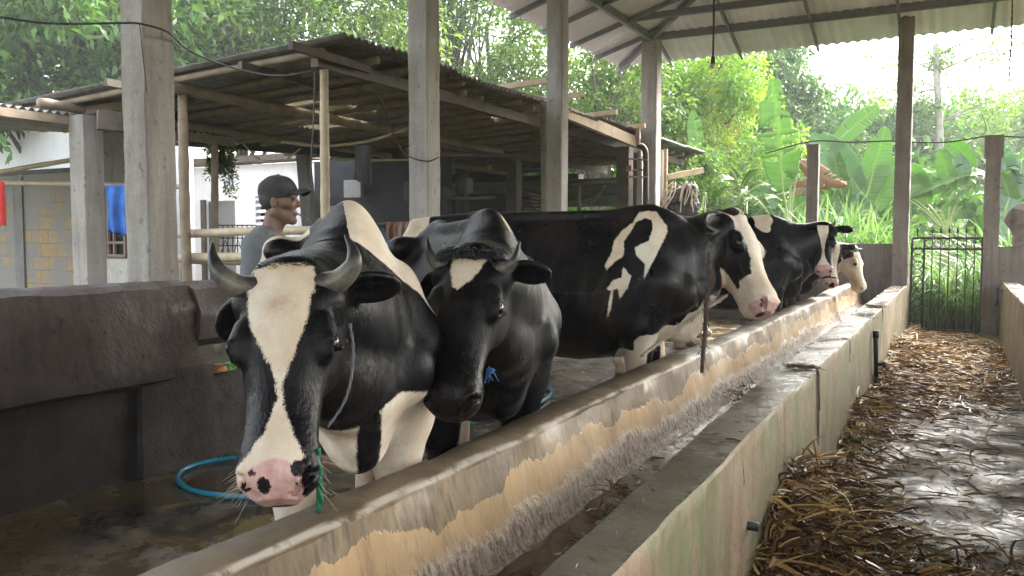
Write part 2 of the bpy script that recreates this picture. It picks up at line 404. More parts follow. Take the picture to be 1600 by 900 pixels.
    def chain(a, b, r1, r2, bend, k):
        a = np.array(a, float); b = np.array(b, float); q = spline([a, (a + b) / 2 + np.array(bend) * S_, b], 6)
        for i in range(len(q) - 1):
            t = i / (len(q) - 1); t2 = (i + 1) / (len(q) - 1)
            pr.append(capsule(q[i], q[i + 1], r1 + (r2 - r1) * t, r1 + (r2 - r1) * t2, k))
    chain(np.array([.50, 0, 1.31]) * S_, nape, .085 * S_, .074 * hs, (.0, 0, -.035), .09)
    chain(np.array([.58, 0, 1.12]) * S_, mid, .165 * S_, .092 * hs, (.02, 0, -.03), .08)
    chain(np.array([.70, 0, .92]) * S_, thr, .105 * S_, .055 * hs, (.02, 0, -.03), .08)
    # head
    Wh = W.copy()
    hl = loft(HX * hs, np.array(HT) * hs, np.array(HB) * hs * jaw, np.array(HW) * hs, 2.7, .0, .03, W, .28, .010); pr.append(hl)
    A = lambda c_, r, k=.02, op=1, rot=None: pr.append(ellipsoid(np.array(c_) * hs, np.array(r) * hs, k, op, W, rot))
    K = lambda a, b, r1, r2, k=.015, op=1: pr.append(capsule(np.array(a) * hs, np.array(b) * hs, r1 * hs, r2 * hs, k, op, W))
    A((.0, 0, -.03), (.045, .075, .045), .03)                                    # poll
    for sy in (-1, 1):
        A((.176, sy * .093, -.030), (.050, .024, .034), .026)                    # orbit
        K((.14, sy * .085, -.02), (.21, sy * .09, -.028), .016, .012, .02)          # brow ridge
        A((.155, sy * .070, -.15), (.085, .032, .085), .03)                      # cheek
        K((.24, sy * .060, -.075), (.42, sy * .052, -.055), .020, .022, .03)     # facial crest
        A((.06, sy * .09, -.06), (.05, .04, .05), .03)
    A((.440, 0, -.070), (.058, .083, .066), .02); K((.468, -.044, -.062), (.468, .044, -.062), .038, .038, .02)
    K((.452, -.026, -.138), (.452, .026, -.138), .030, .030, .015); A((.42, 0, -.140), (.05, .055, .028), .015)                                 # chin
    for sy in (-1, 1):
        A((.476, sy * .056, -.040), (.030, .024, .026), .012)
        K((.506, sy * .036, -.058), (.486, sy * .066, -.032), .010, .014, .006, -1)   # nostril
        K((.484, sy * .070, -.030), (.470, sy * .082, -.056), .010, .005, .007, -1)
        K((.500, sy * .012, -.118), (.39, sy * .074, -.114), .006, .004, .006, -1)   # mouth line
        A((.190, sy * .122, -.026), (.022, .018, .016), .008, -1)               # eye opening
        K((.164, sy * .108, -.016), (.188, sy * .109, -.002), .0065, .007, .006); K((.188, sy * .109, -.002), (.217, sy * .106, -.020), .007, .005, .006)
        K((.164, sy * .112, -.030), (.190, sy * .121, -.048), .005, .0055, .006); K((.190, sy * .121, -.048), (.216, sy * .108, -.030), .0055, .005, .006)
    K((.507, 0, -.04), (.508, 0, -.10), .0025, .0025, .006, -1)
    for sy, ed in zip((1, -1), ears):
        d = np.array(ed[:3], float); d /= np.linalg.norm(d); base = np.array([.022, sy * .088, -.065])
        fn = np.array([.75, 0, .35]) if len(ed) < 6 else np.array(ed[3:6], float); fn -= d * (fn @ d); fn /= np.linalg.norm(fn); wv = np.cross(fn, d); R3 = np.stack([d, wv, fn], 1)
        K(base, base + d * .05 * es, .030, .026, .02); A(base + d * .110 * es, (.090 * es, .050 * es ** .5, .018), .018, 1, R3)
        A(base + d * .120 * es + fn * .028, (.074 * es, .040 * es ** .5, .025), .012, -1, R3)
    V, Q, project = surface(pr, h, levels)
    # coat fields
    Hv = (V - W[:3, 3]) @ W[:3, :3] / hs
    bod = V / S_
    headm = (sdf_at(V, [hl]) < .045) | ((Hv[:, 0] > -.06) & (Hv[:, 0] < .16) & (np.abs(Hv[:, 1]) > .09) & (np.abs(Hv[:, 1]) < .3) & (np.abs(Hv[:, 2] + .08) < .09))
    headm &= Hv[:, 0] > -.06
    white = np.full(len(V), -.2); brown = np.zeros(len(V)); spot = np.full(len(V), -.1)
    r_ = white_fn(bod, Hv, headm)
    white = r_['white']; pink = r_.get('pink', np.full(len(V), -.1)); spot = np.maximum(r_.get('spot', spot), np.where(headm & (Hv[:, 0] > .44), .0125 - np.sqrt((Hv[:, 0] - .494) ** 2 + ((np.abs(Hv[:, 1]) - .056) * .8) ** 2 + (Hv[:, 2] + .046) ** 2), -.1)); brown = r_.get('brown', brown)
    ribs = np.clip(1 - np.hypot((bod[:, 0] + .08) / .42, (bod[:, 2] - 1.02) / .34), 0, 1) ** .5 * (np.abs(bod[:, 1]) > .08)
    V[:, 1] += np.sign(V[:, 1]) * ribs * .0055 * np.sin((bod[:, 0] - (bod[:, 2] - 1) * .35) * 2 * math.pi / .085)
    fold = np.clip(1 - np.abs(bod[:, 0] - .80) / .22, 0, 1) * (bod[:, 2] < 1.38) * ~headm
    V += fold[:, None] * np.array([.25, 0, 0]) * (.017 * np.sin(bod[:, 0] * 75 + bod[:, 2] * 22 + 2 * np.sin(bod[:, 2] * 9)))[:, None]
    mesh_obj('cow_body', V, Q, M_COW, root, True, dict(white=white, pink=pink, spot=spot, brown=brown))
    # eyes
    Mh = Matrix(W.tolist())
    for sy in (-1, 1):
        ns, nr = 14, 9; vv = []
        for i in range(nr):
            for j in range(ns):
                t = math.pi * i / (nr - 1); p_ = 2 * math.pi * j / ns; vv.append(hp(.190 + .0235 * math.sin(t) * math.cos(p_), sy * .1015 + .0215 * math.cos(t), -.022 + .0215 * math.sin(t) * math.sin(p_)))
        mesh_obj('eye', vv, grid_faces(nr, ns, True), M_EYE, root, True)
    if horns:
        for hn in horns:
            q = spline([hp(*p_) for p_ in hn['pts']], 26); t = np.linspace(0, 1, len(q)); rr = (hn['r'] * (1 - t ** 1.6 * .93) + .0015) * hs
            mb = MB().tube(q, rr, 12); o = mb.build('horn', M_HORN, root, True)
            at = o.data.attributes.new('along', 'FLOAT', 'POINT'); at.data.foreach_set('value', np.repeat(t, 12).astype(np.float32))
    if whisk:
        mb = MB()
        for k in range(46):
            sy = random.choice((-1, -1, 1)); a = np.array([random.uniform(.42, .49), sy * random.uniform(.060, .078), random.uniform(-.13, -.06)]); d_ = np.array([random.uniform(-.2, .9), sy * random.uniform(.4, 1), random.uniform(-.5, .2)]); d_ *= random.uniform(.03, .065) / np.linalg.norm(d_)
            mb.tube([hp(*a), hp(*(a + d_ * .5)), hp(*(a + d_ + [.008, 0, 0]))], [.0006, .0005, .0003], 3)
        tag(mb.build('whiskers', M_HAIRW, root, True), kind='stuff')
    if fringe:
        hair_tufts(root, 'forelock', hp, fringe)
    return root, W, hp
def hair_tufts(root, name, hp, spec):
    """curly hair at the poll: thin tapered strands in one mesh"""
    n, area, length, mat_, down, w_ = spec; V = []; F = []
    for i in range(n):
        x = random.uniform(*area[0]); y = random.uniform(*area[1]); z0 = np.interp(x, HX, HT) + .008 - 1.2 * abs(y) ** 2 * 2
        dx = random.uniform(.1, 1) * down; dy = random.uniform(-.7, .7) + y * 5; L = length * random.uniform(.5, 1.2); cur = random.uniform(-1, 1) * .9
        p = np.array([x, y, z0]); d = np.array([dx, dy * .6, random.uniform(.25, .9)]); d /= np.linalg.norm(d); sd = np.cross(d, [0.3, 1, .2]); sd /= np.linalg.norm(sd); b = len(V)
        for k in range(5):
            ww = w_ * (1 - k / 4.3); V += [hp(*(p - sd * ww)), hp(*(p + sd * ww))]
            p = p + d * L / 4; d = d + np.array([.35 * down, cur * .35 * math.sin(k * 2.2 + i), -.38]); d /= np.linalg.norm(d)
        F += [(b + 2 * k, b + 2 * k + 1, b + 2 * k + 3, b + 2 * k + 2) for k in range(4)]
    return mesh_obj(name, V, np.array(F), mat_, root, True)
def blob(a, b, ca, cb, ra, rb):                       # positive inside an ellipse, roughly in metres
    return (1 - np.hypot((a - ca) / ra, (b - cb) / rb)) * min(ra, rb)
def combine(n, items):
    w_ = np.full(n, -.2)
    for s_, v in items: w_ = np.maximum(w_, v) if s_ > 0 else np.minimum(w_, -v)
    return w_
STALL = .15
def z8(u, v): px, py = 780 + u / 2.813, 300 + v / 2.813; return (.5 + (px - 1000) / 300, 1.274 + (370 - py) / 300)

def coat1(b, hv, hm):
    n = len(b); x, y, z = b.T; wob = .02 * np.sin(x * 13 + z * 9) + .015 * np.sin(z * 23 + y * 11)
    it = []
    L = y > -.02
    band = poly_in(np.c_[x, z], [(.74, 1.50), (.72, 1.34), (.62, 1.18), (.50, 1.02), (.42, .86), (.12, .80), (.16, 1.0), (.28, 1.24), (.34, 1.36), (.38, 1.50)])
    it.append((1, np.where(L, band + wob, -.05)))
    it.append((1, .030 - np.abs(y + .10 - (x - .4) * .06) + np.where(x > .45, -.2, 0) - np.where(x < -.35, .2, 0)))   # pale stripe beside the spine
    it.append((1, np.minimum(np.minimum(-.36 - x + wob * 2 - np.where(np.abs(y) < .07, .3, 0), .3), z - 1.16 + wob)))                     # white rump
    it.append((-1, blob(x, z, -.66, 1.12, .11, .16)))
    it.append((-1, blob(x, z, -.40, 1.30, .05, .07)))
    it.append((1, np.minimum(np.minimum(.88 + wob * 1.5 - z, np.minimum(x - .18, .62 - x)), y)))
    it.append((1, .66 + wob * 1.5 - z - np.clip(x - .5, 0, 1) * .1))
    it.append((1, blob(x, z, .74, .76, .13, .17) + wob * .6))
    it.append((-1, blob(y, z, .02, .78, .035, .16) - np.where(x > .6, 0, 1)))
    w_ = combine(n, it); w_ = np.where(hm & (hv[:, 0] > -.04), -.2, w_)
    hx, hy, hz = hv.T
    bl = poly_in(np.c_[hy, hx], [(-.074, .0), (-.082, .05), (-.080, .10), (-.068, .155), (-.040, .21), (-.014, .258), (-.006, .285), (-.001, .32), (-.008, .345), (-.024, .40), (-.060, .448), (-.10, .47), (-.10, .56),
                                 (.050, .56), (.052, .47), (.060, .448), (.038, .40), (.016, .345), (.012, .32), (.009, .285), (.019, .258), (.036, .21), (.052, .155), (.060, .10), (.068, .05), (.064, .0)])
    bl = np.where(hz > -.13, bl, -.05); bl = np.minimum(bl, hx + .005)
    w_ = np.where(hm, np.maximum(w_, bl), w_)
    pk = np.where(hm, np.minimum(np.minimum(hx - .466 + .012 * np.cos(hy * 40), .052 - hy), hz + .16), -.1)
    sp = np.full(n, -.1)
    for cy, cx, r_ in ((-.020, .500, .013), (-.042, .478, .007), (.050, .474, .016)): sp = np.maximum(sp, r_ - np.hypot(hy - cy, hx - cx))
    sp = np.maximum(sp, np.where(hx > .44, .020 - np.hypot((hy - .005) * .5, hz + .118), -.1)); sp = np.where(hm, sp, -.1)
    br = np.where(hm, .9 * np.exp(-((hx - .10) / .03) ** 2 - ((hy + .005) / .04) ** 2), .8 * np.clip((.75 - z) * 2.2, 0, 1))
    return dict(white=w_, pink=pk, spot=sp, brown=br)
def coat2(b, hv, hm):
    n = len(b); x, y, z = b.T; wob = .02 * np.sin(x * 13 + z * 9)
    w_ = combine(n, [(1, blob(x, y, .46, .055, .16, .022) - np.where(z > 1.2, 0, 1)), (1, .46 + wob - z)])
    w_ = np.where(hm & (hv[:, 0] > -.04), -.2, w_); hx, hy, hz = hv.T
    bl = poly_in(np.c_[hy, hx], [(-.050, .030), (-.046, .09), (-.030, .135), (-.018, .145), (.004, .125), (.022, .105), (.040, .065), (.050, .03), (.02, .045), (-.02, .04)])
    w_ = np.where(hm & (hz > -.1), np.maximum(w_, bl + .004), w_)
    br = np.clip((hx - .44) * 9, 0, .12) * hm + .75 * np.clip((.50 - z) * 6, 0, 1)
    return dict(white=w_, brown=br)
def coat3(b, hv, hm):
    n = len(b); x, y, z = b.T; q = np.c_[x, z]; it = []; Rr = y < .03
    pA = [z8(*p) for p in [(560, 82), (600, 74), (640, 80), (690, 150), (690, 180), (655, 240), (625, 300), (600, 345), (578, 388), (582, 320), (545, 285), (538, 245), (600, 215), (622, 165), (618, 120), (585, 108), (545, 130), (515, 180), (490, 215), (488, 285), (450, 310), (408, 350), (400, 330), (430, 275), (445, 215), (480, 170), (530, 130)]]
    pB = [z8(*p) for p in [(485, 335), (520, 375), (505, 430), (470, 482), (458, 430), (440, 440), (432, 520), (412, 575), (418, 500), (430, 445), (412, 432), (440, 395), (475, 385)]]
    it.append((1, np.where(Rr, poly_in(q, pA), -.05))); it.append((1, np.where(Rr, poly_in(q, pB), -.05)))
    wob = .02 * np.sin(x * 17) + .012 * np.sin(x * 41 + z * 20)
    it.append((1, np.minimum(.71 + wob + np.clip(x - .45, 0, .4) * .55 - z, x - .40)))
    it.append((1, .30 + wob - z)); it.append((1, np.minimum(.66 - z + wob * 2, np.minimum(x - .30, .60 - x))))
    it.append((1, blob(x, y, -.93, 0, .16, .2) - np.where(z > 1.2, 0, 1)))
    it.append((-1, np.where(z < .8, blob(x, z, .52, .60, .05, .08), -.1)))
    w_ = combine(n, it); w_ = np.where(hm & (hv[:, 0] > -.0), -.2, w_); hx, hy, hz = hv.T
    face = poly_in(np.c_[hy, hx], [(-.100, -.02), (-.094, .05), (-.080, .12), (-.064, .20), (-.056, .28), (-.066, .34), (-.2, .40), (-.2, .6), (.2, .6), (.2, .36), (.08, .28), (.09, .2), (.095, .1), (.09, -.03)])
    jaw = np.minimum(np.minimum(-.165 + .12 * np.clip(hx - .12, 0, .3) - hz, hx - .10), .2)
    jaw = np.maximum(jaw, np.minimum(.016 - np.abs(hx - .06 + (hz + .16) * .55), np.minimum(-.15 - hz, hz + .26)))
    fw = np.maximum(np.where(hz > -.10 - .2 * np.clip(hx - .3, 0, 1), face, np.minimum(hx - .37, .05)), jaw)
    ear = (np.abs(hy) > .100) & (hx < .15)
    fw = np.where(ear, -.1, fw)
    w_ = np.where(hm, np.maximum(w_, fw), w_)
    w_ = np.where(hm & (np.hypot(hy - .0, (hx + .03) * 1.0) < .0), -.1, w_)
    pk = np.where(hm, np.minimum(hx - .474, hz + .115), -.1)
    sp = np.where(hm & (hx > .4), np.maximum(.022 - np.hypot(hy + .02, hz + .095), .010 - np.hypot(hy + .062, hz + .05)), -.1)
    sp = np.maximum(sp, np.where(hm, .03 - np.hypot(hy + .06, (hx + .0)), -.1))
    br = .2 * np.clip(np.sin(x * 9 + 2) * np.sin(z * 11 + x * 6), 0, 1) + .8 * np.clip(1 - np.hypot((x + .15) / .12, (z - .98) / .1), 0, 1) + np.clip((.72 - z) * 4, 0, .5) * (x < .2) + .6 * np.clip(1 - np.hypot((x + .55) / .3, (z - 1.3) / .1), 0, 1)
    return dict(white=w_, pink=pk, spot=sp, brown=br)
def coat4(b, hv, hm):
    n = len(b); x, y, z = b.T
    w_ = combine(n, [(1, blob(x, z, .40, 1.42, .10, .11) + .02 * np.sin(x * 31 + 1) + .012 * np.sin(z * 57 + x * 20)), (1, blob(x, z, -.5, 1.3, .22, .12)), (-1, blob(x, z, -.45, 1.36, .08, .05)), (1, .5 - z)])
    w_ = np.where(hm & (hv[:, 0] > -.02), -.2, w_); hx, hy, hz = hv.T
    bl = poly_in(np.c_[hy, hx], [(-.055, .02), (-.045, .10), (-.022, .20), (-.012, .28), (-.022, .36), (-.06, .43), (-.1, .47), (-.1, .6), (.1, .6), (.1, .47), (.05, .43), (.016, .36), (.008, .28), (.020, .20), (.05, .10), (.05, .02)])
    w_ = np.where(hm & (hz > -.13), np.maximum(w_, bl), w_)
    pk = np.where(hm, np.minimum(hx - .44, .1), -.1); sp = np.where(hm & (hx > .4), .014 - np.hypot(hy - .02, hz + .10), -.1)
    return dict(white=w_, pink=pk, spot=sp, brown=np.clip(-x - .2, 0, .6))
def coat5(b, hv, hm):
    n = len(b); x, y, z = b.T; w_ = combine(n, [(1, .5 - z), (1, blob(x, z, .0, 1.3, .2, .2))])
    w_ = np.where(hm & (hv[:, 0] > -.02), -.2, w_); hx, hy, hz = hv.T
    bl = poly_in(np.c_[hy, hx], [(-.03, .0), (-.05, .10), (-.02, .20), (-.02, .30), (-.02, .42), (.05, .42), (.05, .30), (.06, .20), (.09, .10), (.09, .0)])
    w_ = np.where(hm & (hz > -.13), np.maximum(w_, bl), w_)
    pk = np.where(hm, hx - .435, -.1)
    return dict(white=w_, pink=pk, spot=np.where(hm & (hx > .4), .03 - np.hypot(hy, hz + .04), -.1))
def coat6(b, hv, hm):
    n = len(b); x, y, z = b.T; w_ = combine(n, [(1, .5 - z), (1, blob(x, z, -.1, 1.2, .25, .25))])
    w_ = np.where(hm & (hv[:, 0] > -.02), -.2, w_); hx, hy, hz = hv.T
    w_ = np.where(hm, np.maximum(w_, np.where((np.abs(hy) > .098) & (hx < .1), -.1, np.minimum(hx - .05 + .3 * np.minimum(hz + .02, 0), .1))), w_)
    return dict(white=w_)
def tocam(p, right=0., up=0.):
    d = _C - np.array(p, float); d /= np.linalg.norm(d); return d + right * _R + np.array([0, 0, up])

G = 'dairy cows lined up along the feed trough'
ONLY = globals().get('ONLY_COWS')
def want(i): return ONLY is None or i in ONLY
if want(1):
    p0, p1 = P(447, 417, 1.98), P(421, 778, 1.70)
    hn = [dict(r=.029, pts=[(.035, .062, -.035), (.033, .115, -.02), (.012, .152, .008), (-.022, .154, .022), (-.060, .137, .030)]),
          dict(r=.029, pts=[(.035, -.060, -.035), (.034, -.108, -.02), (.014, -.143, .0), (-.022, -.162, .012), (-.062, -.166, .020)])]
    cow('cow', (-1.985, 2.36, STALL), math.atan2(-.71, .70), p0, p1 - p0, tocam(p0, -.20), 'nearest cow, with a long white blaze, curved horns and a pink spotted nose', G, coat1,
        h=.013, levels=1, ears=((-.16, 1, -.35), (.30, -.55, -.8)), horns=hn, legs=dict(fl=(.30, .14), fr=(.40, -.17)), fringe=(260, ((-.035, .004), (-.060, .055)), .030, M_HAIR, .18, .0022), hs=1.04, wmul=.92, es=.88, whisk=True)
if want(2):
    p0, p1 = P(736, 392, 2.68), P(697, 622, 2.42)
    hn = [dict(r=.024, pts=[(.05, .075, -.03), (.048, .115, -.02), (.03, .140, .0), (-.030, .152, .012)]), dict(r=.024, pts=[(.04, -.070, -.03), (.035, -.108, -.02), (.008, -.132, -.005), (-.045, -.148, .005)])]
    cow('cow', (-1.96, 3.17, STALL), math.atan2(-.71, .70), p0, p1 - p0, tocam(p0, -.25), 'almost all black cow with a small white forehead patch and short horns', G, coat2,
        h=.014, levels=1, ears=((.02, 1, -.2), (.28, -.6, -.75)), horns=hn, legs=dict(fl=(.28, .15), fr=(.40, -.17)), fringe=(700, ((-.045, .035), (-.095, .095)), .042, M_HAIR, .3, .0024), hs=1.04, wmul=.90, es=.80)
if want(3):
    p0, p1 = P(1156, 334, 5.22), P(1212, 462, 4.92)
    cow('cow', (-2.12, 4.62, STALL), math.atan2(.37, .93), p0, p1 - p0, tocam(p0, 1.15), 'hornless black and white cow standing broadside, its pink nose resting above the trough rim', G, coat3, scale=1.06,
        h=.016, levels=1, ears=((.05, .8, -.5), (.45, -1, -.05, .2, -.1, .95)), hs=1.30, jaw=1.14, legs=dict(fr=(.40, -.17), fl=(.58, .17)), fringe=(120, ((-.03, .01), (-.06, .05)), .035, M_HAIR, .2, .003))
if want(4):
    p0, p1 = P(1286, 351, 8.3), P(1287, 428, 8.1)
    hn = [dict(r=.018, pts=[(.0, .075, -.03), (-.01, .105, -.02), (-.05, .115, .0)]), dict(r=.018, pts=[(.0, -.075, -.03), (-.01, -.105, -.02), (-.05, -.115, .0)])]
    cow('cow', (-2.12, 8.30, STALL), math.atan2(.50, .86), p0, p1 - p0, tocam(p0, -.05), 'black cow with a narrow white blaze, raised head and small horns beyond the broadside cow', G, coat4, scale=1.08,
        h=.020, levels=1, ears=((.05, 1, -.1), (.05, -1, .35, .3, .3, .9)), horns=hn, legs=dict(hr=(-.93, -.12)))
if want(5):
    p0, p1 = P(1300, 378, 9.3), P(1302, 455, 9.1)
    cow('cow', (-2.25, 10.0, STALL), math.atan2(-.05, 1), p0, p1 - p0, tocam(p0, .35), 'black and white cow whose face shows directly below and behind the blazed raised head', G, coat5, scale=1.03,
        h=.022, levels=1, ears=((.05, 1, .3), (.05, -1, -.1)))
if want(6):
    p0, p1 = P(1338, 388, 10.4), P(1358, 466, 10.3)
    cow('cow', (-2.35, 11.2, STALL), math.atan2(0, 1), p0, p1 - p0, tocam(p0, 1.4), 'white-faced cow with black ears lowering its head into the far end of the trough', G, coat6, scale=1.0,
        h=.022, levels=1, ears=((-.1, 1, .1), (.1, -1, .15)), hs=1.05)
# ------------------------------------------------------------------ materials of the place
M_COL = concrete('weathered_concrete', (.40, .375, .35), (.30, .275, .255), (.10, .085, .075), 2.2, (.75, .9), .35, .55)
M_COL2 = concrete('brown_concrete', (.30, .27, .25), (.21, .185, .17), (.06, .045, .04), 2.6, (.7, .9), .4, .6)
M_AISLE = concrete('tan_plaster', (.345, .235, .155), (.255, .17, .11), (.07, .042, .028), 1.8, (.55, .85), .45, .75, (.085, .125, .035), (.40, .50), .4)
M_AISLETOP = concrete('pale_worn_cement', (.21, .185, .145), (.13, .11, .08), (.045, .035, .028), 3.5, (.10, .42), .5, .3, (.15, .17, .09), (.53, .66), .6)
M_MANGER = concrete('brown_manger', (.125, .088, .080), (.085, .060, .055), (.018, .015, .014), 1.6, (.5, .85), .8, .6)
M_BAMBOO = None
_nt = M_MANGER.node_tree; _g = NG(_nt, _nt.nodes['Principled BSDF']); _src = _nt.nodes['Principled BSDF'].inputs['Base Color'].links[0].from_socket; _z = _g.sep()[2]
_w = _g.rng(_g.math('ADD', _z, _g.math('MULTIPLY', _g.math('SUBTRACT', _g.noise(3, 6, .7, _g.map((1, 1, .5))), .5), .5)), .80, .66)
_g.col(_g.mix(_g.math('MULTIPLY', _w, .8), _src, (.022, .019, .018)))      # lower wall mixed darker below a ragged edge

def noise_disp(V, amp, sc, seed, octs=4):
    N = np.stack([vnoise(V, sc, seed + 7.3 * i, octs) for i in range(3)], 1); return V + N * amp
def run(name, prof, y0, y1, m, parent=None, step=.06, ps=.05, amp=.006, sc=2.5, seed=1., closed=True, wander=0.):
    """a profile in (x, z) carried along +Y, worn by noise"""
    pts = []; n = len(prof)
    for i in range(n if closed else n - 1):
        a, b = np.array(prof[i]), np.array(prof[(i + 1) % n]); k = max(1, int(np.linalg.norm(b - a) / ps))
        pts += [a + (b - a) * t / k for t in range(k)]
    if not closed: pts.append(np.array(prof[-1]))
    pts = np.array(pts); ys = np.linspace(y0, y1, max(2, int((y1 - y0) / step)))
    V = np.array([[p[0], y, p[1]] for y in ys for p in pts]); V = noise_disp(V, amp, sc, seed)
    if wander: V += np.array([[mnoise.noise((y * .7, seed, 0)) * wander, 0, mnoise.noise((y * .8, 3, seed)) * wander * .6] for y in ys]).repeat(len(pts), 0)
    F = grid_faces(len(ys), len(pts), closed).tolist()
    if closed: F += [list(range(len(pts))), list(range((len(ys) - 1) * len(pts), len(ys) * len(pts)))[::-1]]
    o = mesh_obj(name, V, F, m, parent, False)
    bm = bmesh.new(); bm.from_mesh(o.data); bmesh.ops.recalc_face_normals(bm, faces=bm.faces); bm.to_mesh(o.data); bm.free()
    o.data.polygons.foreach_set('use_smooth', np.ones(len(o.data.polygons), dtype=bool)); o.data.set_sharp_from_angle(angle=rad(38))
    return o
def rect(x0, x1, z0, z1, r=.012):
    return [(x0 + r, z0), (x1 - r, z0), (x1, z0 + r), (x1, z1 - r), (x1 - r, z1), (x0 + r, z1), (x0, z1 - r), (x0, z0 + r)]
def sheet(name, x0, x1, y0, y1, z, m, step=.25, amp=0., sc=1., kind='structure', fn=None):
    xs = np.linspace(x0, x1, max(2, int((x1 - x0) / step))); ys = np.linspace(y0, y1, max(2, int((y1 - y0) / step)))
    V = np.array([[x, y, z] for x in xs for y in ys])
    if amp: V[:, 2] += vnoise(V, sc, 3.) * amp
    if fn is not None: V[:, 2] += fn(V[:, 0], V[:, 1])
    o = mesh_obj(name, V, grid_faces(len(xs), len(ys)), m, None, True)
    return tag(o, kind=kind)

# ------------------------------------------------------------------ ground and floors
m, nt, b = new_mat('earth'); g = NG(nt, b)
g.col(g.mix(g.ramp(g.noise(.6, 6, .65), [(.4, 0), (.6, 1)]), (.10, .075, .045), (.045, .065, .02))); g.rough(.95); g.bump(g.noise(8, 5, .6), .5, .03); M_EARTH = m
sheet('ground', -150, 150, -60, 260, -.03, M_EARTH, 6)
m, nt, b = new_mat('wet_aisle_floor'); g = NG(nt, b)
f1 = g.noise(1.5, 6, .6); f2 = g.noise(7, 6, .65)
g.col(g.mix(g.ramp(f2, [(.35, 0), (.7, 1)]), g.mix(g.ramp(f1, [(.4, 0), (.6, 1)]), (.032, .022, .016), (.075, .056, .044)), (.12, .095, .075)))
g.rough(g.ramp(g.noise(1.9, 6, .68, g.map((1, 1, 1), (2, 5, 0))), [(.34, .16), (.46, .50), (.60, .85)]))
n1 = g.bump(g.noise(55, 5, .65), .35, .004); g.bump(g.noise(7, 5, .6), .55, .012, n1); b.inputs['Specular IOR Level'].default_value = .26; M_WETAISLE = m
sheet('aisle_floor', -.66, .60, -4, 14.6, .0, M_WETAISLE, .12, .008, 3.)
m, nt, b = new_mat('wet_stall_floor'); g = NG(nt, b)
f1 = g.noise(1.1, 6, .62, None, .8)
mud = g.mix(g.ramp(f1, [(.40, 0), (.47, 1)]), (.030, .026, .023), (.085, .062, .032))
mud = g.mix(g.ramp(g.noise(2.3, 6, .6, g.map((1, 1, 1), (4, 9, 0)), .6), [(.55, 0), (.62, 1)]), mud, (.20, .145, .06))
mud = g.mix(g.ramp(g.noise(1.7, 5, .6, g.map((1, 1, 1), (1, 3, 7))), [(.58, 0), (.66, 1)]), mud, (.18, .12, .09))
g.col(mud); g.rough(g.ramp(g.noise(2.6, 5, .65, g.map((1, 1, 1), (7, 1, 2))), [(.40, .06), (.52, .28), (.66, .6)]))
n1 = g.bump(g.noise(26, 4, .6), .12, .004); g.bump(g.noise(5, 4, .55), .25, .012, n1); b.inputs['Specular IOR Level'].default_value = .6; M_WETSTALL = m
sheet('stall_floor', -4.2, -1.5, -4, 13.95, STALL, M_WETSTALL, .15, .006, 2.)
tag(MB().box((-2.87, 4.97, .06), (2.7, 17.9, .14)).build('stall_floor_slab', M_COL2), kind='structure')

# ------------------------------------------------------------------ feed trough between stalls and aisle
m, nt, b = new_mat('trough_plaster'); g = NG(nt, b); X, Y_, Z_ = g.sep()
edge = g.math('ADD', Z_, g.math('MULTIPLY', g.math('SUBTRACT', g.noise(2.2, 6, .62, g.map((1, 1, .5))), .5), .34))
edge = g.math('ADD', edge, g.math('MULTIPLY', g.math('SUBTRACT', g.noise(14, 4, .6, g.map((1, 1, .2))), .5), .05))
low = g.rng(edge, .700, .694)
ochre = g.mix(g.ramp(g.noise(6, 6, .7, g.map((1, 1, .35))), [(.35, 0), (.68, 1)]), (.42, .275, .13), (.29, .185, .09))
ochre = g.mix(g.ramp(g.noise(24, 5, .7, g.map((1, 1, .14))), [(.52, 0), (.72, .75)]), ochre, (.16, .10, .06))
cap = g.mix(g.ramp(g.noise(3.2, 6, .7), [(.35, 0), (.65, 1)]), (.075, .052, .030), (.150, .112, .066))
cap = g.mix(g.ramp(g.noise(1.1, 4, .6), [(.52, 0), (.66, .6)]), cap, (.25, .20, .13))
upper = g.mix(g.ramp(g.noise(5, 6, .7, g.map((1, 1, .3))), [(.35, 0), (.65, 1)]), (.12, .082, .045), (.235, .165, .09))
upper = g.mix(g.ramp(g.noise(34, 5, .7, g.map((1, 1, .10))), [(.46, 0), (.68, .85)]), upper, (.055, .038, .025))
upper = g.mix(g.ramp(g.noise(.9, 4, .6), [(.54, 0), (.62, .6)]), upper, (.27, .22, .155))
ontop = g.math('MULTIPLY', g.rng(g.math('ADD', X, g.math('MULTIPLY', Z_, .0)), -1.325, -1.335), g.rng(Z_, .70, .72))
up2 = g.mix(ontop, upper, cap)
lip_glint = g.math('MULTIPLY', g.rng(g.math('ABSOLUTE', g.math('SUBTRACT', g.math('ADD', Z_, g.math('MULTIPLY', X, .0)), .793)), .0085, .003), g.rng(g.math('ABSOLUTE', g.math('ADD', X, 1.335)), .028, .016))
up2 = g.mix(g.math('MULTIPLY', lip_glint, g.ramp(g.noise(11, 5, .7), [(.36, 0), (.5, .9)])), up2, (.50, .44, .37))  # bright highlight painted along the lip edge, broken up by noise
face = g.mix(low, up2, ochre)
fz_ = g.math('ADD', Z_, g.math('MULTIPLY', g.math('SUBTRACT', g.noise(5, 6, .75, g.map((1, 1, .6))), .5), .22))
foot = g.rng(fz_, .600, .560)
face = g.mix(foot, face, g.mix(g.ramp(g.noise(50, 6, .75, g.map((1, 1, .25))), [(.42, 0), (.58, 1)]), (.19, .125, .08), (.58, .46, .36)))  # whitish splashed plaster, with wet glints painted into its pale flecks
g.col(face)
rr = g.mix(foot, g.ramp(g.noise(2.4, 6, .65, g.map((1, 1, 1), (3, 3, 0))), [(.42, .38), (.6, .75)]), g.ramp(g.noise(30, 5, .7), [(.4, .08), (.65, .4)]))
g.l(rr, b.inputs['Roughness'])
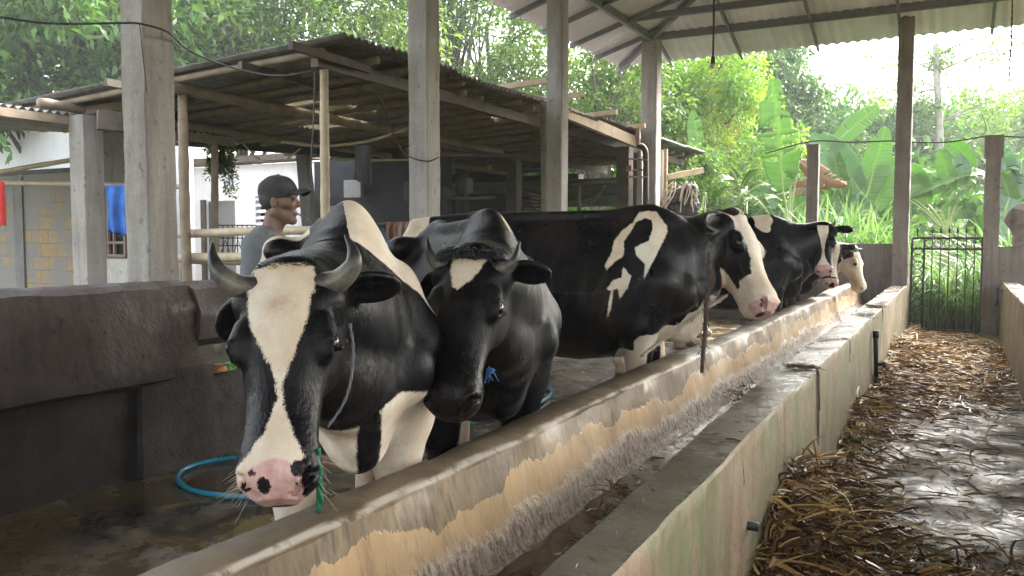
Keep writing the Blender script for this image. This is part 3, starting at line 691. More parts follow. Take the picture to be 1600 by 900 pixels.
n0 = g.bump(g.math('MULTIPLY', g.noise(70, 5, .7, g.map((1, 1, .4))), foot), 1.0, .016); n1 = g.bump(g.noise(48, 5, .65, g.map((1, 1, .35))), .5, .005, n0); n2 = g.bump(low, .7, .006, n1); g.bump(g.noise(9, 5, .6, g.map((1, 1, .5))), .5, .016, n2)
M_TROUGH = m
m, nt, b = new_mat('wet_trough_bottom'); g = NG(nt, b)
g.col(g.mix(g.ramp(g.noise(4, 6, .68), [(.38, 0), (.65, 1)]), (.06, .043, .035), (.145, .11, .085))); g.rough(g.ramp(g.noise(3, 5, .6), [(.4, .08), (.65, .42)]))
n1 = g.bump(g.noise(60, 4, .6), .3, .004); g.bump(g.noise(8, 4, .6), .3, .01, n1); M_BASIN = m
TY0, TY1 = -3.0, 13.9
tr = empty('feed_trough', (-1.1, 5.5, 0), label='long concrete feed trough with peeling ochre plaster, between the cows and the aisle', cat='feed trough')
def to_parent(o, par): o.parent = par; o.matrix_parent_inverse = Matrix.Translation(par.location).inverted(); return o
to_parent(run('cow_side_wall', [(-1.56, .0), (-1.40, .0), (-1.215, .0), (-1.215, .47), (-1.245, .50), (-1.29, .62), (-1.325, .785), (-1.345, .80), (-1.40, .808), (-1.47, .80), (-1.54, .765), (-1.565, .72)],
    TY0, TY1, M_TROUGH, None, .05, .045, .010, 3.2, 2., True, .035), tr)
aw = run('aisle_side_wall', [(-.855, 0), (-.655, 0), (-.650, .02), (-.650, .772), (-.658, .782), (-.848, .778), (-.858, .768), (-.858, .5)], TY0, TY1, M_AISLE, None, .05, .05, .005, 3., 5., True, .012)
aw.data.materials.append(M_AISLETOP)
for p_ in aw.data.polygons:
    if p_.normal.z > .75 and p_.center.z > .7: p_.material_index = 1
for v_ in aw.data.vertices:
    t_ = min(max((5.2 - v_.co.y) / 3.6, 0), 1.25) ** 1.7
    v_.co.x += .030 * t_ if v_.co.x > -.7 else (.080 * t_ if v_.co.x > -.8505 or v_.co.z > .7 or True else 0)
to_parent(aw, tr)
to_parent(run('basin', [(-1.23, .40), (-.70, .40), (-.70, .49), (-.85, .48), (-.95, .462), (-1.10, .455), (-1.23, .475)], TY0, TY1, M_BASIN, None, .08, .04, .006, 4., 9.), tr)
# joints / vertical drip streaks already in the plaster; water pipes through the aisle wall
M_RUBBER = plain('black_pipe', (.025, .023, .022), .5, bump=.2)
def stub(px, py, ln, r, drop=0):
    p = PX(px, py, -.65); mb = MB().tube([p + [-.05, 0, 0], p + [ln, 0, 0]], r, 14); mb.tube([p + [-.002, 0, 0], p + [.012, 0, 0]], r * 1.35, 14)
    if drop: mb.tube(spline([p + [ln * .6, 0, 0], p + [ln * .75, 0, -drop * .4], p + [ln * .7, .01, -drop]], 8), r * .9, 12)
    return mb
tag(stub(1163, 820, .05, .017).build('pipe_stub', M_RUBBER, None, True), 'short black pipe stub sticking out of the aisle wall nearest the camera', 'pipe')
tag(stub(1243, 735, .05, .028, .28).build('pipe_stub', M_RUBBER, None, True), 'thick black drain pipe bent down the aisle wall above the near straw heap', 'pipe')
p = PX(1362, 522, -.65); q = PX(1364, 622, -.65)
mb = MB().tube(spline([p + [.03, 0, .03], p + [.035, 0, -.1], (p + q) / 2 + [.03, .01, 0], q + [.03, 0, 0]], 10), .020, 10)
mb.box(p + np.array([.035, 0, .0]), (.05, .07, .06)); mb.tube([(p * .55 + q * .45) + [.03, 0, 0], (p * .55 + q * .45) + [.09, 0, .0]], .018, 10); mb.box((p * .55 + q * .45) + np.array([.10, 0, 0]), (.03, .05, .05))
tag(mb.build('water_pipe', M_RUBBER, None, True), 'thin dark upright pipe with a tap on the mossy aisle wall', 'pipe')

# second trough on the other side of the aisle
t2 = empty('feed_trough', (.9, 5.5, 0), label='mossy concrete feed trough along the right edge of the aisle', cat='feed trough')
rw = run('aisle_side_wall', [(.565, 0), (.765, 0), (.765, .86), (.755, .868), (.578, .868), (.568, .858)], TY0, 13.8, M_AISLE, None, .06, .05, .006, 3., 15., True, .012)
rw.data.materials.append(M_AISLETOP)
for p_ in rw.data.polygons:
    if p_.normal.z > .75 and p_.center.z > .7: p_.material_index = 1
to_parent(rw, t2)
to_parent(run('basin', [(.76, .40), (1.14, .40), (1.14, .47), (1.0, .455), (.76, .47)], TY0, 13.8, M_BASIN, None, .12, .05, .006, 4., 19.), t2)
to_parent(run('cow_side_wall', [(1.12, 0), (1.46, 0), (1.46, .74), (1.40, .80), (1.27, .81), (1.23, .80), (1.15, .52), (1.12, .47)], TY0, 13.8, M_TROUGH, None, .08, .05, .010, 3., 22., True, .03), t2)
mb = MB().tube(spline([PX(1567, 455, .565) + [-.0, 0, 0], PX(1563, 452, .565) + [-.03, 0, .02], PX(1563, 475, .565) + [-.04, 0, 0], PX(1556, 478, .565) + [-.10, 0, .01]], 10), .014, 8)
tag(mb.build('iron_hook', M_RUBBER, None, True), 'small dark iron hook on the right aisle wall near the gate', 'hook')
sheet('stall_floor', 1.46, 4.6, -4, 13.9, .12, M_WETSTALL, .4, .006, 2.)

# ------------------------------------------------------------------ left manger wall
def crest(name, lab, y0, y1, prof, seed, m=M_MANGER): return tag(run(name, prof, y0, y1, m, None, .06, .04, .009, 3.5, seed, True, .015), lab, 'low wall')
yA = PX(243, 437, -4.05)[1]; yB = PX(303, 437, -4.05)[1]
crest('manger_wall', 'near length of the rounded brown concrete manger wall at left', -3.5, yA,
      [(-4.30, .0), (-4.04, .0), (-4.02, .30), (-4.00, .66), (-3.90, .70), (-3.90, .735), (-3.97, 1.10), (-4.00, 1.205), (-4.10, 1.245), (-4.22, 1.23), (-4.30, 1.16)], 31.)
crest('manger_pier', 'narrow dark rounded pier between the manger wall lengths', yA, yB, [(-4.30, .0), (-4.06, .0), (-4.03, .80), (-4.02, 1.08), (-4.09, 1.205), (-4.18, 1.235), (-4.28, 1.17)], 33.)
crest('manger_block', 'squat brown concrete block at the foot of the manger pier', yB - .45, yB + .06, rect(-4.15, -3.97, 0, .76, .03), 35.)
crest('manger_slab', 'far length of the brown manger wall, raised above a lit gap', yB, 13.9, [(-4.28, .84), (-4.12, .82), (-4.02, .88), (-4.00, 1.05), (-4.06, 1.19), (-4.14, 1.235), (-4.24, 1.22), (-4.30, 1.1)], 37.)
crest('manger_kerb', 'low brown concrete wall under the lit gap behind the first cow', yB + .06, 13.9, rect(-4.28, -4.0, 0, .66, .05), 39.)
# litter seen in the gap
mats = [plain('litter_green', (.12, .35, .04), .5, bump=0), plain('litter_blue', (.06, .28, .40), .4, bump=0), plain('litter_orange', (.55, .22, .06), .5, bump=0), plain('litter_white', (.6, .6, .58), .5, bump=0)]
labs = ['crumpled green plastic scrap on the low wall beside the first cow', 'crumpled turquoise plastic scrap on the low wall beside the first cow', 'orange plastic scrap on the low wall behind the pier', 'pale plastic scrap on the low wall beside the first cow']
for i, (px, py) in enumerate(((350, 571), (366, 563), (340, 562), (376, 566))):
    p = PX(px, py + 2, -4.05 - .04 * (i % 2)); p[2] = .675; n_ = 14; th = np.linspace(0, 2 * math.pi, n_, endpoint=False)
    Vv = [p + [0, 0, .03]] + [p + [.05 * math.cos(t) * random.uniform(.6, 1.3), .10 * math.sin(t) * random.uniform(.6, 1.3), random.uniform(-.005, .03)] for t in th] + [p + [.05 * math.cos(t), .10 * math.sin(t), -.012] for t in th]
    F_ = [(0, 1 + k, 1 + (k + 1) % n_) for k in range(n_)] + [(1 + k, 1 + n_ + k, 1 + n_ + (k + 1) % n_, 1 + (k + 1) % n_) for k in range(n_)]
    tag(mesh_obj('plastic_scrap', Vv, F_, mats[i]), labs[i], 'litter')

# ------------------------------------------------------------------ columns, end wall, posts
def post(name, x, y, z0, z1, s, m, lab, cat='post', seed=1., grp=None):
    zs = np.linspace(z0, z1, int((z1 - z0) / .09)); h = s / 2; n = 4
    ring = []
    for i in range(4):
        a = [(-h, -h), (h, -h), (h, h), (-h, h)]; p, q = np.array(a[i]), np.array(a[(i + 1) % 4])
        ring += [p + (q - p) * (.05), p + (q - p) * .35, p + (q - p) * .65, p + (q - p) * .95]
    V = np.array([[x + r[0], y + r[1], z] for z in zs for r in ring]); V = noise_disp(V, .006, 4., seed); V[:, 2] = np.repeat(zs, 16) + (V[:, 2] - np.repeat(zs, 16)) * .5
    F = grid_faces(len(zs), 16, True).tolist() + [list(range(16))[::-1], list(range((len(zs) - 1) * 16, len(zs) * 16))]
    o = mesh_obj(name, V, F, m); return tag(o, lab, cat, grp)
CX = [PX(236, 300, -4.42), PX(663, 200, -4.42), PX(871, 200, -4.42), None]
CX[3] = P(1017, 200, 13.95)
cl = ['thick grey concrete column rising behind the near manger wall', 'concrete column between the tin shed and the second cow', 'slim concrete column in front of the tin shed behind the broadside cow', 'pale concrete corner column under the hip of the barn roof']
for i, (c_, s_, l_) in enumerate(zip(CX, (.218, .215, .205, .27), cl)):
    post('concrete_column', c_[0], c_[1], -.02, 4.84 if i < 3 else 4.80, s_, M_COL, l_, 'column', 50. + i, 'columns holding up the barn roof')
tag(run('end_wall', rect(-4.3, -.64, 0, 1.395, .02), 0, .16, M_COL2, None, .05, .08, .006, 2., 61.), 'dark brown concrete wall closing off the far end of the cow stall', 'low wall').location.y = 13.95
tag(run('end_wall', rect(.46, 4.6, 0, 1.36, .02), 0, .16, M_COL2, None, .05, .08, .006, 2., 63.), 'dark concrete wall right of the gate at the frame edge', 'low wall').location.y = 13.95
post('broken_post', -2.06, 14.03, 1.38, 2.96, .175, M_COL2, 'short reddish broken-off concrete post standing on the far wall', 'post', 71.)
post('concrete_column', -.755, 13.86, 0, 4.80, .215, M_COL2, 'tall brown concrete column beside the iron gate', 'column', 73., 'columns holding up the barn roof')
post('gate_post', .425, 14.0, 0, 2.96, .20, M_COL2, 'thick brown concrete gate post right of the iron gate', 'post', 75.)
tag(MB().box((.425, 14.0, 2.80), (.245, .245, .32), jit=.005).build('post_collar', M_COL2), 'square cement collar around the top of the gate post', 'collar')
# broken pillar stub on the right end wall
V = []; zs = np.linspace(1.36, 1.98, 9)
for i, z in enumerate(zs):
    r = (.16, .16, .17, .20, .26, .27, .24, .2, .10)[i]
    for k in range(12):
        a = 2 * math.pi * k / 12; V.append([.86 + r * math.cos(a) * random.uniform(.85, 1.1), 14.03 + .8 * r * math.sin(a) * random.uniform(.9, 1.1), z + random.uniform(-.02, .02)])
tag(mesh_obj('broken_pillar', V, grid_faces(9, 12, True).tolist() + [list(range(96, 108))], M_COL2), 'stump of a broken pillar with a rough top on the wall right of the gate post', 'pillar')

# ------------------------------------------------------------------ iron gate
M_IRON = plain('rusty_iron', (.045, .025, .022), .65, .4, 30)
gt = empty('iron_gate', (-.6, 13.9, 0), label='rusty iron gate with spear points and a column of rings at the aisle end', cat='gate')
def gp(mb, nm): o = mb.build(nm, M_IRON, None, True); to_parent(o, gt); return o
GX0, GX1, GB, GT, GY = -.60, .325, .11, 1.48, 13.92
mb = MB()
for a, b_ in (((GX0, GB), (GX1, GB)), ((GX0, GT), (GX1, GT)), ((GX0, GT - .16), (GX1, GT - .16)), ((GX0, GB), (GX0, GT)), ((GX1, GB), (GX1, GT)), ((GX0 + .165, GB), (GX0 + .165, GT))):
    mb.beam((a[0], GY, a[1]), (b_[0], GY, b_[1]), .03, .03, (0, 1, 0))
gp(mb, 'gate_frame')
for k in range(7):
    x = GX0 + .16 + (GX1 - GX0 - .16) * (k + .0) / 6.9 if k else GX0 + .07
    mb = MB().tube([(x, GY, GB if k else GT), (x, GY, GT + .10)], .0085, 8); mb.tube([(x, GY, GT + .08), (x, GY, GT + .10), (x, GY, GT + .19)], [.008, .019, .002], 8); gp(mb, 'bar')
for k in range(6):
    x = GX0 + .225 + .118 * k; mb = MB().tube([(x, GY, GB), (x, GY, GB + .10), (x, GY, GB + .17)], [.009, .018, .002], 8); gp(mb, 'spear')
th = np.linspace(0, 2 * math.pi, 17)
for k in range(11):
    z = GB + .065 + k * .119 * .94; gp(MB().tube([(GX0 + .083 + .062 * math.cos(t), GY, z + .056 * math.sin(t)) for t in th], .007, 6, False), 'ring')
for k in range(6):
    x = GX0 + .165 + .063 + .126 * k; gp(MB().tube([(x + .055 * math.cos(t), GY, GT - .08 + .062 * math.sin(t)) for t in th], .0065, 6, False), 'ring')

# ------------------------------------------------------------------ barn roof
M_SHEET = plain('fibre_cement_sheet', (.68, .67, .72), .8, .22, 1.2, bump=.2, bscale=60)
M_STEEL = plain('grey_steel', (.17, .175, .19), .55, .3, 8, .2)
roof = empty('barn_roof', (0, 4, 4.5), label='hipped barn roof of corrugated fibre cement sheets on grey steel trusses', cat='roof')
EX, EY, EZ, SL = 5.5, 14.35, 4.52, .30
def slope_sheet(fn, n_along, across, lens, pitch=.155, amp=.014):
    V = []; na = len(across)
    for a, Lx in zip(across, lens):
        wv = amp * math.cos(2 * math.pi * a / pitch)
        for t in np.linspace(0, 1, n_along):
            s = t * Lx; V.append(fn(a, s, wv - .014 * ((s % 1.45) / 1.45)))
    return np.array(V), grid_faces(na, n_along)
acr = np.arange(-8, EY, .155 / 6)
def rpart(V, F, nm='roof_sheets', m=M_SHEET):
    o = mesh_obj(nm, V, F, m, None, True); so_ = o.modifiers.new('s', 'SOLIDIFY'); so_.thickness = .007; to_parent(o, roof)
rpart(*slope_sheet(lambda a, s, dz: (-EX + s, a, EZ + .06 + SL * s + dz), 34, acr, np.minimum(EX, EY - acr)))
rpart(*slope_sheet(lambda a, s, dz: (EX - s, a, EZ + .06 + SL * s + dz), 34, acr, np.minimum(EX, EY - acr)))
acx = np.arange(-EX, EX, .155 / 6)
rpart(*slope_sheet(lambda a, s, dz: (a, EY - s, EZ + .06 + SL * s + dz), 34, acx, EX - np.abs(acx)))
def member(a, b_, wd=.06, ht=.10, nm='rafter'):
    o = MB().beam(a, b_, wd, ht).build(nm, M_STEEL); to_parent(o, roof)
zr = lambda s: EZ - .03 + SL * s
for k in range(22):                                     # rafters of the two long slopes
    y = 13.2 - k * 1.0; L_ = min(EX, EY - y)
    for sg in (-1, 1):
        if sg > 0 and k % 2: continue
        member((sg * (EX - .02), y, zr(.02)), (sg * (EX - L_), y, zr(L_)), .045, .07)
for k in range(8):
    x = -4.48 + 1.21 * k; L_ = EX - abs(x)
    member((x, EY - .02, zr(.02)), (x, EY - L_, zr(L_)), .04, .06)
for sg in (-1, 1): member((sg * EX, EY, zr(0)), (0, EY - EX, zr(EX)), .07, .10, 'hip_rafter'); member((sg * (EX - .95), 13.45, 4.78), (sg * (EX - .95), -8, 4.78), .06, .12, 'wall_plate')
member((-4.6, 13.42, 4.79), (4.6, 13.42, 4.79), .06, .12, 'wall_plate')
for s in (2.1, 3.3, 4.4):
    for sg in (-1, 1): member((sg * (EX - s), EY - s, zr(s) - .09), (sg * (EX - s), -8, zr(s) - .09), .05, .07, 'purlin')
    member((-(EX - s), EY - s, zr(s) - .09), (EX - s, EY - s, zr(s) - .09), .05, .07, 'purlin')
for y in (12.4, 9.0, 6.2, 3.2, 0, -3):
    member((-4.55, y, 4.86), (4.55, y, 4.86), .06, .10, 'tie_beam')
for i, (x, y) in enumerate([(-3.95, 13.42), (-2.1, 13.42), (-.9, 13.42), (-4.55, 12.4), (-4.55, 11.4), (-4.55, 9.9)]):
    member((x, y, 4.80), (x, y + .001, zr(min(x + EX, EY - y) if x < 0 else 1) + .0), .05, .05, 'strut')
member((-4.5, 13.4, 4.84), (-3.35, 12.25, zr(2.1)), .07, .05, 'strut')

# ------------------------------------------------------------------ damp air
hz = tag(MB().box((-8, 28, 11.9), (150, 96, 28)).build('haze', None), 'thin pale haze filling the air around the barn and trees', 'haze', kind='stuff')
m = bpy.data.materials.new('haze_air'); m.use_nodes = True; nt = m.node_tree; nt.nodes.remove(nt.nodes['Principled BSDF'])
pv = nt.nodes.new('ShaderNodeVolumePrincipled'); pv.inputs['Color'].default_value = (.93, .96, 1, 1); pv.inputs['Density'].default_value = .0017; pv.inputs['Anisotropy'].default_value = .1
nt.links.new(pv.outputs[0], nt.nodes['Material Output'].inputs['Volume']); hz.data.materials.append(m)
scn.cycles.volume_bounces = 1; scn.cycles.volume_max_steps = 64; m.cycles.homogeneous_volume = True if hasattr(m, 'cycles') else None
# ------------------------------------------------------------------ bamboo shed with a tin roof
def wood(name, c, c2, sc=6, rough=.7):
    m, nt, b = new_mat(name); g = NG(nt, b)
    v = g.noise(sc, 5, .65); g.col(g.mix(g.ramp(v, [(.35, 0), (.68, 1)]), c, c2)); g.rough(rough); g.bump(g.noise(30, 4, .6), .25, .004); return m
M_BAMBOO = wood('bamboo', (.27, .21, .145), (.15, .115, .08)); M_BAMBOO2 = wood('pale_bamboo', (.50, .42, .30), (.34, .27, .18))
M_TIMBER = wood('old_timber', (.10, .078, .062), (.055, .042, .034)); M_PLANK = wood('pale_timber', (.50, .38, .25), (.33, .24, .15))
m, nt, b = new_mat('tin_sheet'); g = NG(nt, b)
g.col(g.mix(g.ramp(g.noise(1.4, 6, .7), [(.42, 0), (.62, 1)]), g.mix(g.ramp(g.noise(9, 5, .7), [(.4, 0), (.7, 1)]), (.24, .25, .25), (.14, .14, .135)), (.13, .09, .07)))
g.rough(.6); b.inputs['Metallic'].default_value = .25; g.bump(g.noise(20, 4), .1, .003); M_TIN = m
def pole(a, b, r=.04, name='bamboo_pole', m=None, parent=None, bend=.02, build=True, nodes=.33):
    a, b = np.array(a, float), np.array(b, float); L = np.linalg.norm(b - a); n = max(4, int(L / .11)); t = np.linspace(0, 1, n)
    off = np.array([mnoise.noise_vector((a[0] + i * .11 * .5, a[1] * 2, 3)) for i in range(n)]) * bend
    pts = a + (b - a) * t[:, None] + off * np.sin(math.pi * t)[:, None]
    rr = r * (1 - .12 * t) * (1 + .10 * (np.abs(((t * L + a[1] * .37) % nodes) - nodes / 2) < .035))
    mb = MB().tube(pts, rr, 9)
    if not build: return mb
    o = mb.build(name, m or M_BAMBOO, None, True)
    if parent is not None: to_parent(o, parent)
    return o
shed = empty('bamboo_shed', (-7, 10, 0), label='open bamboo shed with a low corrugated tin roof behind the manger wall', cat='shed')
SX0, SX1, SY0, SY1 = -10.3, -4.74, 5.8, 17.6
def SZ(x): return 3.27 + .048 * (x - SX1)
def roofpt(px, py):
    d = ray(px, py); # intersect plane z = SZ(x)
    t = (3.27 - .048 * SX1 - CAM_H) / (d[2] - .048 * d[0]); return _C + d * t
lights = [roofpt(482, 164), roofpt(532, 171), roofpt(500, 187), roofpt(812, 172), roofpt(828, 168)]
ys = np.arange(SY0, SY1, .1 / 6); xs = np.linspace(SX1, SX0, 24)
def tin(xs, ys, zf, holes, amp=.019, pitch=.10):
    V = np.array([[x + .02 * mnoise.noise((y * .9, 1, 1)), y, zf(x, y) + amp * math.cos(2 * math.pi * y / pitch)] for y in ys for x in xs]); F = grid_faces(len(ys), len(xs))
    ce = V[F].mean(1)
    keep = np.ones(len(F), bool)
    for h_ in holes: keep &= ~((np.abs(ce[:, 0] - h_[0]) < .42) & (np.abs(ce[:, 1] - h_[1]) < .40))
    return V, F[keep]
def zf(x, y): return SZ(x) + (.0 if y < 7.66 else -.035 if y < 11.6 else .01) - .018 * ((y * .31) % 1)
xs = np.linspace(SX1, SX0, 36)
V, F = tin(xs, ys, zf, lights); o = mesh_obj('tin_roof', V, F, M_TIN, None, True); s_ = o.modifiers.new('s', 'SOLIDIFY'); s_.thickness = .003; to_parent(o, shed)
m, nt, b = new_mat('yellowed_clear_sheet'); b.inputs['Base Color'].default_value = (.85, .72, .45, 1); b.inputs['Roughness'].default_value = .5; b.inputs['Transmission Weight'].default_value = .85; M_CLEAR = m
for h_ in lights:
    yy = np.arange(h_[1] - .44, h_[1] + .44, .1 / 4); xx = np.linspace(h_[0] - .46, h_[0] + .46, 3)
    V, F = tin(xx, yy, lambda x, y: zf(x, y) + .02, []); o = mesh_obj('clear_panel', V, F, M_CLEAR, None, True); to_parent(o, shed)
def sp(o): to_parent(o, shed); return o
k = 0; y = SY0 + .13
while y < SY1 - .1:
    x0 = SX1 - .12 + random.uniform(-.35, .05); zt = -.075 + random.uniform(-.015, .01)
    x1 = SX0 - random.uniform(-.2, .3); dy = random.uniform(-.12, .12)
    pole((x0, y, SZ(x0) + zt), (x1, y + dy, SZ(x1) + zt), random.uniform(.034, .048), 'rafter', M_BAMBOO, shed); y += random.uniform(.38, .56); k += 1
sp(MB().beam((-5.2, 5.92, 3.10), (-5.2, 17.4, 3.06), .085, .12).build('beam', M_TIMBER))
pole((-7.0, 5.62, 3.0), (-6.95, 12.6, 2.95), .062, 'beam', M_BAMBOO, shed); sp(MB().beam((-6.98, 10.3, 2.90), (-6.9, 17.3, 2.95), .08, .11).build('beam', M_TIMBER))
pole((-8.7, 5.55, 2.93), (-8.6, 16, 2.86), .055, 'beam', M_BAMBOO, shed)
sp(MB().beam(P(200, 206, 12.2), P(655, 240, 14.6), .14, .30).build('beam', plain('dark_beam', (.05, .048, .05), .8)))
for a, b_, r in (((-5.2, 6.05, 0), (-5.2, 6.05, 3.05), .046), ((-7.0, 5.98, 0), (-7.0, 5.98, 2.95), .055), (P(337, 440, 10.6) * [1, 1, 0], P(335, 222, 10.6), .05), (P(851, 400, 10.6) * [1, 1, 0], P(851, 160, 10.6), .055)):
    pole(a, b_, r, 'bamboo_post', M_BAMBOO2 if r < .05 else M_BAMBOO, shed, .02)
for px, Z, w_ in ((803, 15.5, .22), (722, 17, .2), (992, 15.6, .16), (976, 14.2, .22)):
    p = P(px, 300, Z); sp(MB().box((p[0], p[1], 1.5), (w_, w_, 3.05)).build('timber_post', M_TIMBER))
p = P(1027, 300, 14.6); sp(MB().box((p[0], p[1], 1.5), (.20, .20, 3.02), jit=.006).build('timber_post', M_TIMBER)); p = P(1040, 300, 14.5); sp(MB().box((p[0], p[1], 1.5), (.05, .06, 3.05)).build('timber_post', M_PLANK))
# pale fascia beams under the high edge and batten ends on top
sp(MB().beam(PX(884, 176, -4.80), PX(992, 222, -4.80), .08, .17).build('beam', M_PLANK)); sp(MB().beam(PX(700, 118, -4.86), PX(860, 160, -4.86), .05, .06).build('beam', M_TIMBER))
for (a, b_, X_) in (((846, 127), (871, 124), -4.7), ((884, 150), (912, 147), -4.7), ((940, 179), (964, 175), -4.7), ((975, 200), (1008, 196), -4.7)):
    p, q = PX(*b_, -4.55), PX(*b_, -4.55); sp(MB().beam(p + [0, 0, 0], p + [-1.4, .02, -.05], .06, .07).build('batten', M_PLANK))
for x_, y_ in ((-5.9, 6.6), (-7.4, 6.3), (-5.05, 6.35)): sp(MB().beam((x_, y_ - .9, SZ(x_) - .13), (x_ - .02, y_ + .2, SZ(x_) - .14), .05, .07).build('batten', M_TIMBER))
pole(P(650, 241, 12.5), P(998, 249, 16.5), .03, 'pole', M_TIMBER, shed)
# rails before the shed
tag(pole((-7.35, 6.12, 1.53), (-4.98, 6.1, 1.56), .045, 'bamboo_rail', M_BAMBOO2), 'upper horizontal bamboo rail behind the man', 'rail')
tag(pole((-7.35, 6.12, 1.28), (-4.98, 6.1, 1.30), .050, 'bamboo_rail', M_BAMBOO2), 'lower horizontal bamboo rail behind the man', 'rail')
tag(pole((-9.5, 7.9, 1.18), (-5.4, 7.9, 1.17), .05, 'timber_rail', M_PLANK), 'pale timber rail low behind the bamboo rails', 'rail')

# ------------------------------------------------------------------ left house
m, nt, b = new_mat('block_wall'); g = NG(nt, b)
br = g.n('ShaderNodeTexBrick'); g.l(g.map((1, 1, 1), (0, 0, 0), None), br.inputs['Vector'])
rt = g.n('ShaderNodeMapping'); rt.inputs['Rotation'].default_value = (rad(90), 0, 0); g.l(g.co, rt.inputs['Vector']); g.l(rt.outputs[0], br.inputs['Vector'])
for k_, v in (('Scale', 1.0), ('Mortar Size', .014), ('Brick Width', .40), ('Row Height', .20), ('Mortar Smooth', .4)): br.inputs[k_].default_value = v
br.inputs['Color1'].default_value = (.40, .28, .14, 1); br.inputs['Color2'].default_value = (.38, .26, .14, 1); br.inputs['Mortar'].default_value = (.22, .20, .18, 1)
pl = g.ramp(g.noise(1.9, 7, .75, g.map((1, 1, 1), (3.3, 0, 1))), [(.44, 0), (.52, 1)])
g.col(g.mix(pl, g.mix(g.ramp(g.noise(20, 4, .6), [(.4, 0), (.7, .6)]), br.outputs[0], (.2, .14, .08)), (.235, .225, .21))); g.rough(.9); g.bump(br.outputs['Fac'], .4, -.01); M_BLOCK = m
M_GREYW = concrete('grey_render', (.27, .26, .25), (.19, .18, .175), (.07, .065, .06), 1.2, (.8, .9), .3, .4)
M_DARKW = plain('dark_wall', (.045, .047, .052), .9, .4, 2); M_WHITEW = concrete('whitewash', (.84, .84, .86), (.76, .76, .78), (.40, .39, .39), .8, (.8, .9), .15, .2, pits=0)  # mottled dark blue-grey for the back walls; whitewash for the pale ones
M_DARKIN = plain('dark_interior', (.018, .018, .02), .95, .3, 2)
house = empty('block_house', (-11, 8, 0), label='block house with ochre brickwork and a barred window at far left', cat='house')
def hpz(o): to_parent(o, house); return o
def wallY(mb, pxa, pxb, Y, z0, z1, th=.15):
    a, b_ = PY(pxa, 370, Y), PY(pxb, 370, Y); mb.box(((a[0] + b_[0]) / 2, Y + th / 2, (z0 + z1) / 2), (abs(b_[0] - a[0]), th, z1 - z0)); return mb
hpz(wallY(MB(), -420, 146, 7.6, 0, 2.42).build('wall', M_BLOCK))
hpz(wallY(MB(), 22, 36, 7.57, 0, 2.42, .05).build('corner_pier', M_GREYW))
mb = wallY(MB(), 146, 158, 7.6, 0, 2.95); wallY(mb, 196, 262, 7.6, 0, 2.95); wallY(mb, 158, 196, 7.6, 0, 1.25); wallY(mb, 158, 196, 7.6, 2.2, 2.95); hpz(mb.build('wall', M_GREYW))
hpz(wallY(MB(), 158, 196, 7.75, 1.25, 2.2, .03).build('window_pane', plain('dark_glass', (.02, .025, .03), .2)))
mb = MB(); a, c_ = PY(158, 370, 7.58), PY(196, 370, 7.58)
for t in (0.02, .3, .55, .98): x = a[0] + (c_[0] - a[0]) * t; mb.box((x, 7.58, 1.72), (.035, .03, .98))
for z in (1.24, 1.42, 1.78, 2.2): mb.box(((a[0] + c_[0]) / 2, 7.575, z), (c_[0] - a[0], .03, .035))
hpz(mb.build('window_grille', wood('pinkish_frame', (.32, .22, .18), (.2, .14, .11))))
hpz(MB().box((-14.6, 8.5, 1.3), (6.4, .12, 2.6)).build('back_wall', M_DARKW))
ye = np.arange(4.4, 8.3, .077 / 5)
V, F = tin(np.linspace(-8.75, -14.5, 12), ye, lambda x, y: 2.86 + .16 * (x + 8.75) * -.5, []); hpz(mesh_obj('tin_roof', V, F, M_TIN, None, True))
hpz(MB().beam((-8.72, 4.4, 2.79), (-8.72, 8.3, 2.77), .06, .09).build('fascia', M_BAMBOO))
tag(MB().box((-15.5, 10.4, 1.9), (7, .1, 3.9)).build('pale_wall', M_WHITEW), 'pale distant wall just visible above the left tin eave', 'wall')
p = P(137, 300, 9.3); tag(MB().box((p[0], p[1], 1.42), (.25, .25, 2.84), jit=.004).build('concrete_pillar', M_COL, bevel=.01), 'pale square concrete pillar between the block house and the near column', 'pillar')
p = P(190, 190, 9.3); 
tag(MB().beam(PY(75, 182, 5.9), PY(300, 150, 6.6), .09, .09).build('roof_pole', M_BAMBOO), 'grey bamboo pole jutting out under the far left of the tin roof', 'pole')
tag(MB().beam(PY(152, 187, 5.75), PY(270, 200, 6.4), .14, .20).build('timber_beam', M_TIMBER), 'dark timber beam resting on the square concrete pillar', 'beam')
tag(pole(PY(-30, 275, 6.6), PY(166, 241, 7.0), .035, 'bamboo_pole', M_BAMBOO2), 'slanting pale bamboo pole under the house eave at left', 'pole')
tag(pole(PY(-60, 285, 6.35), PY(292, 292, 6.5), .032, 'laundry_pole', M_BAMBOO2, nodes=3), 'long pale laundry pole carrying the blue towel', 'pole')
mb = MB()
wb = wallY(MB(), 140, 262, 6.9, 0, 1.22, .2); tag(wb.build('low_wall', concrete('white_bricks', (.62, .60, .56), (.5, .48, .44), (.25, .22, .2), 5, (.8, .9), .7, .2)), 'low white painted brick wall below the barred window', 'low wall')
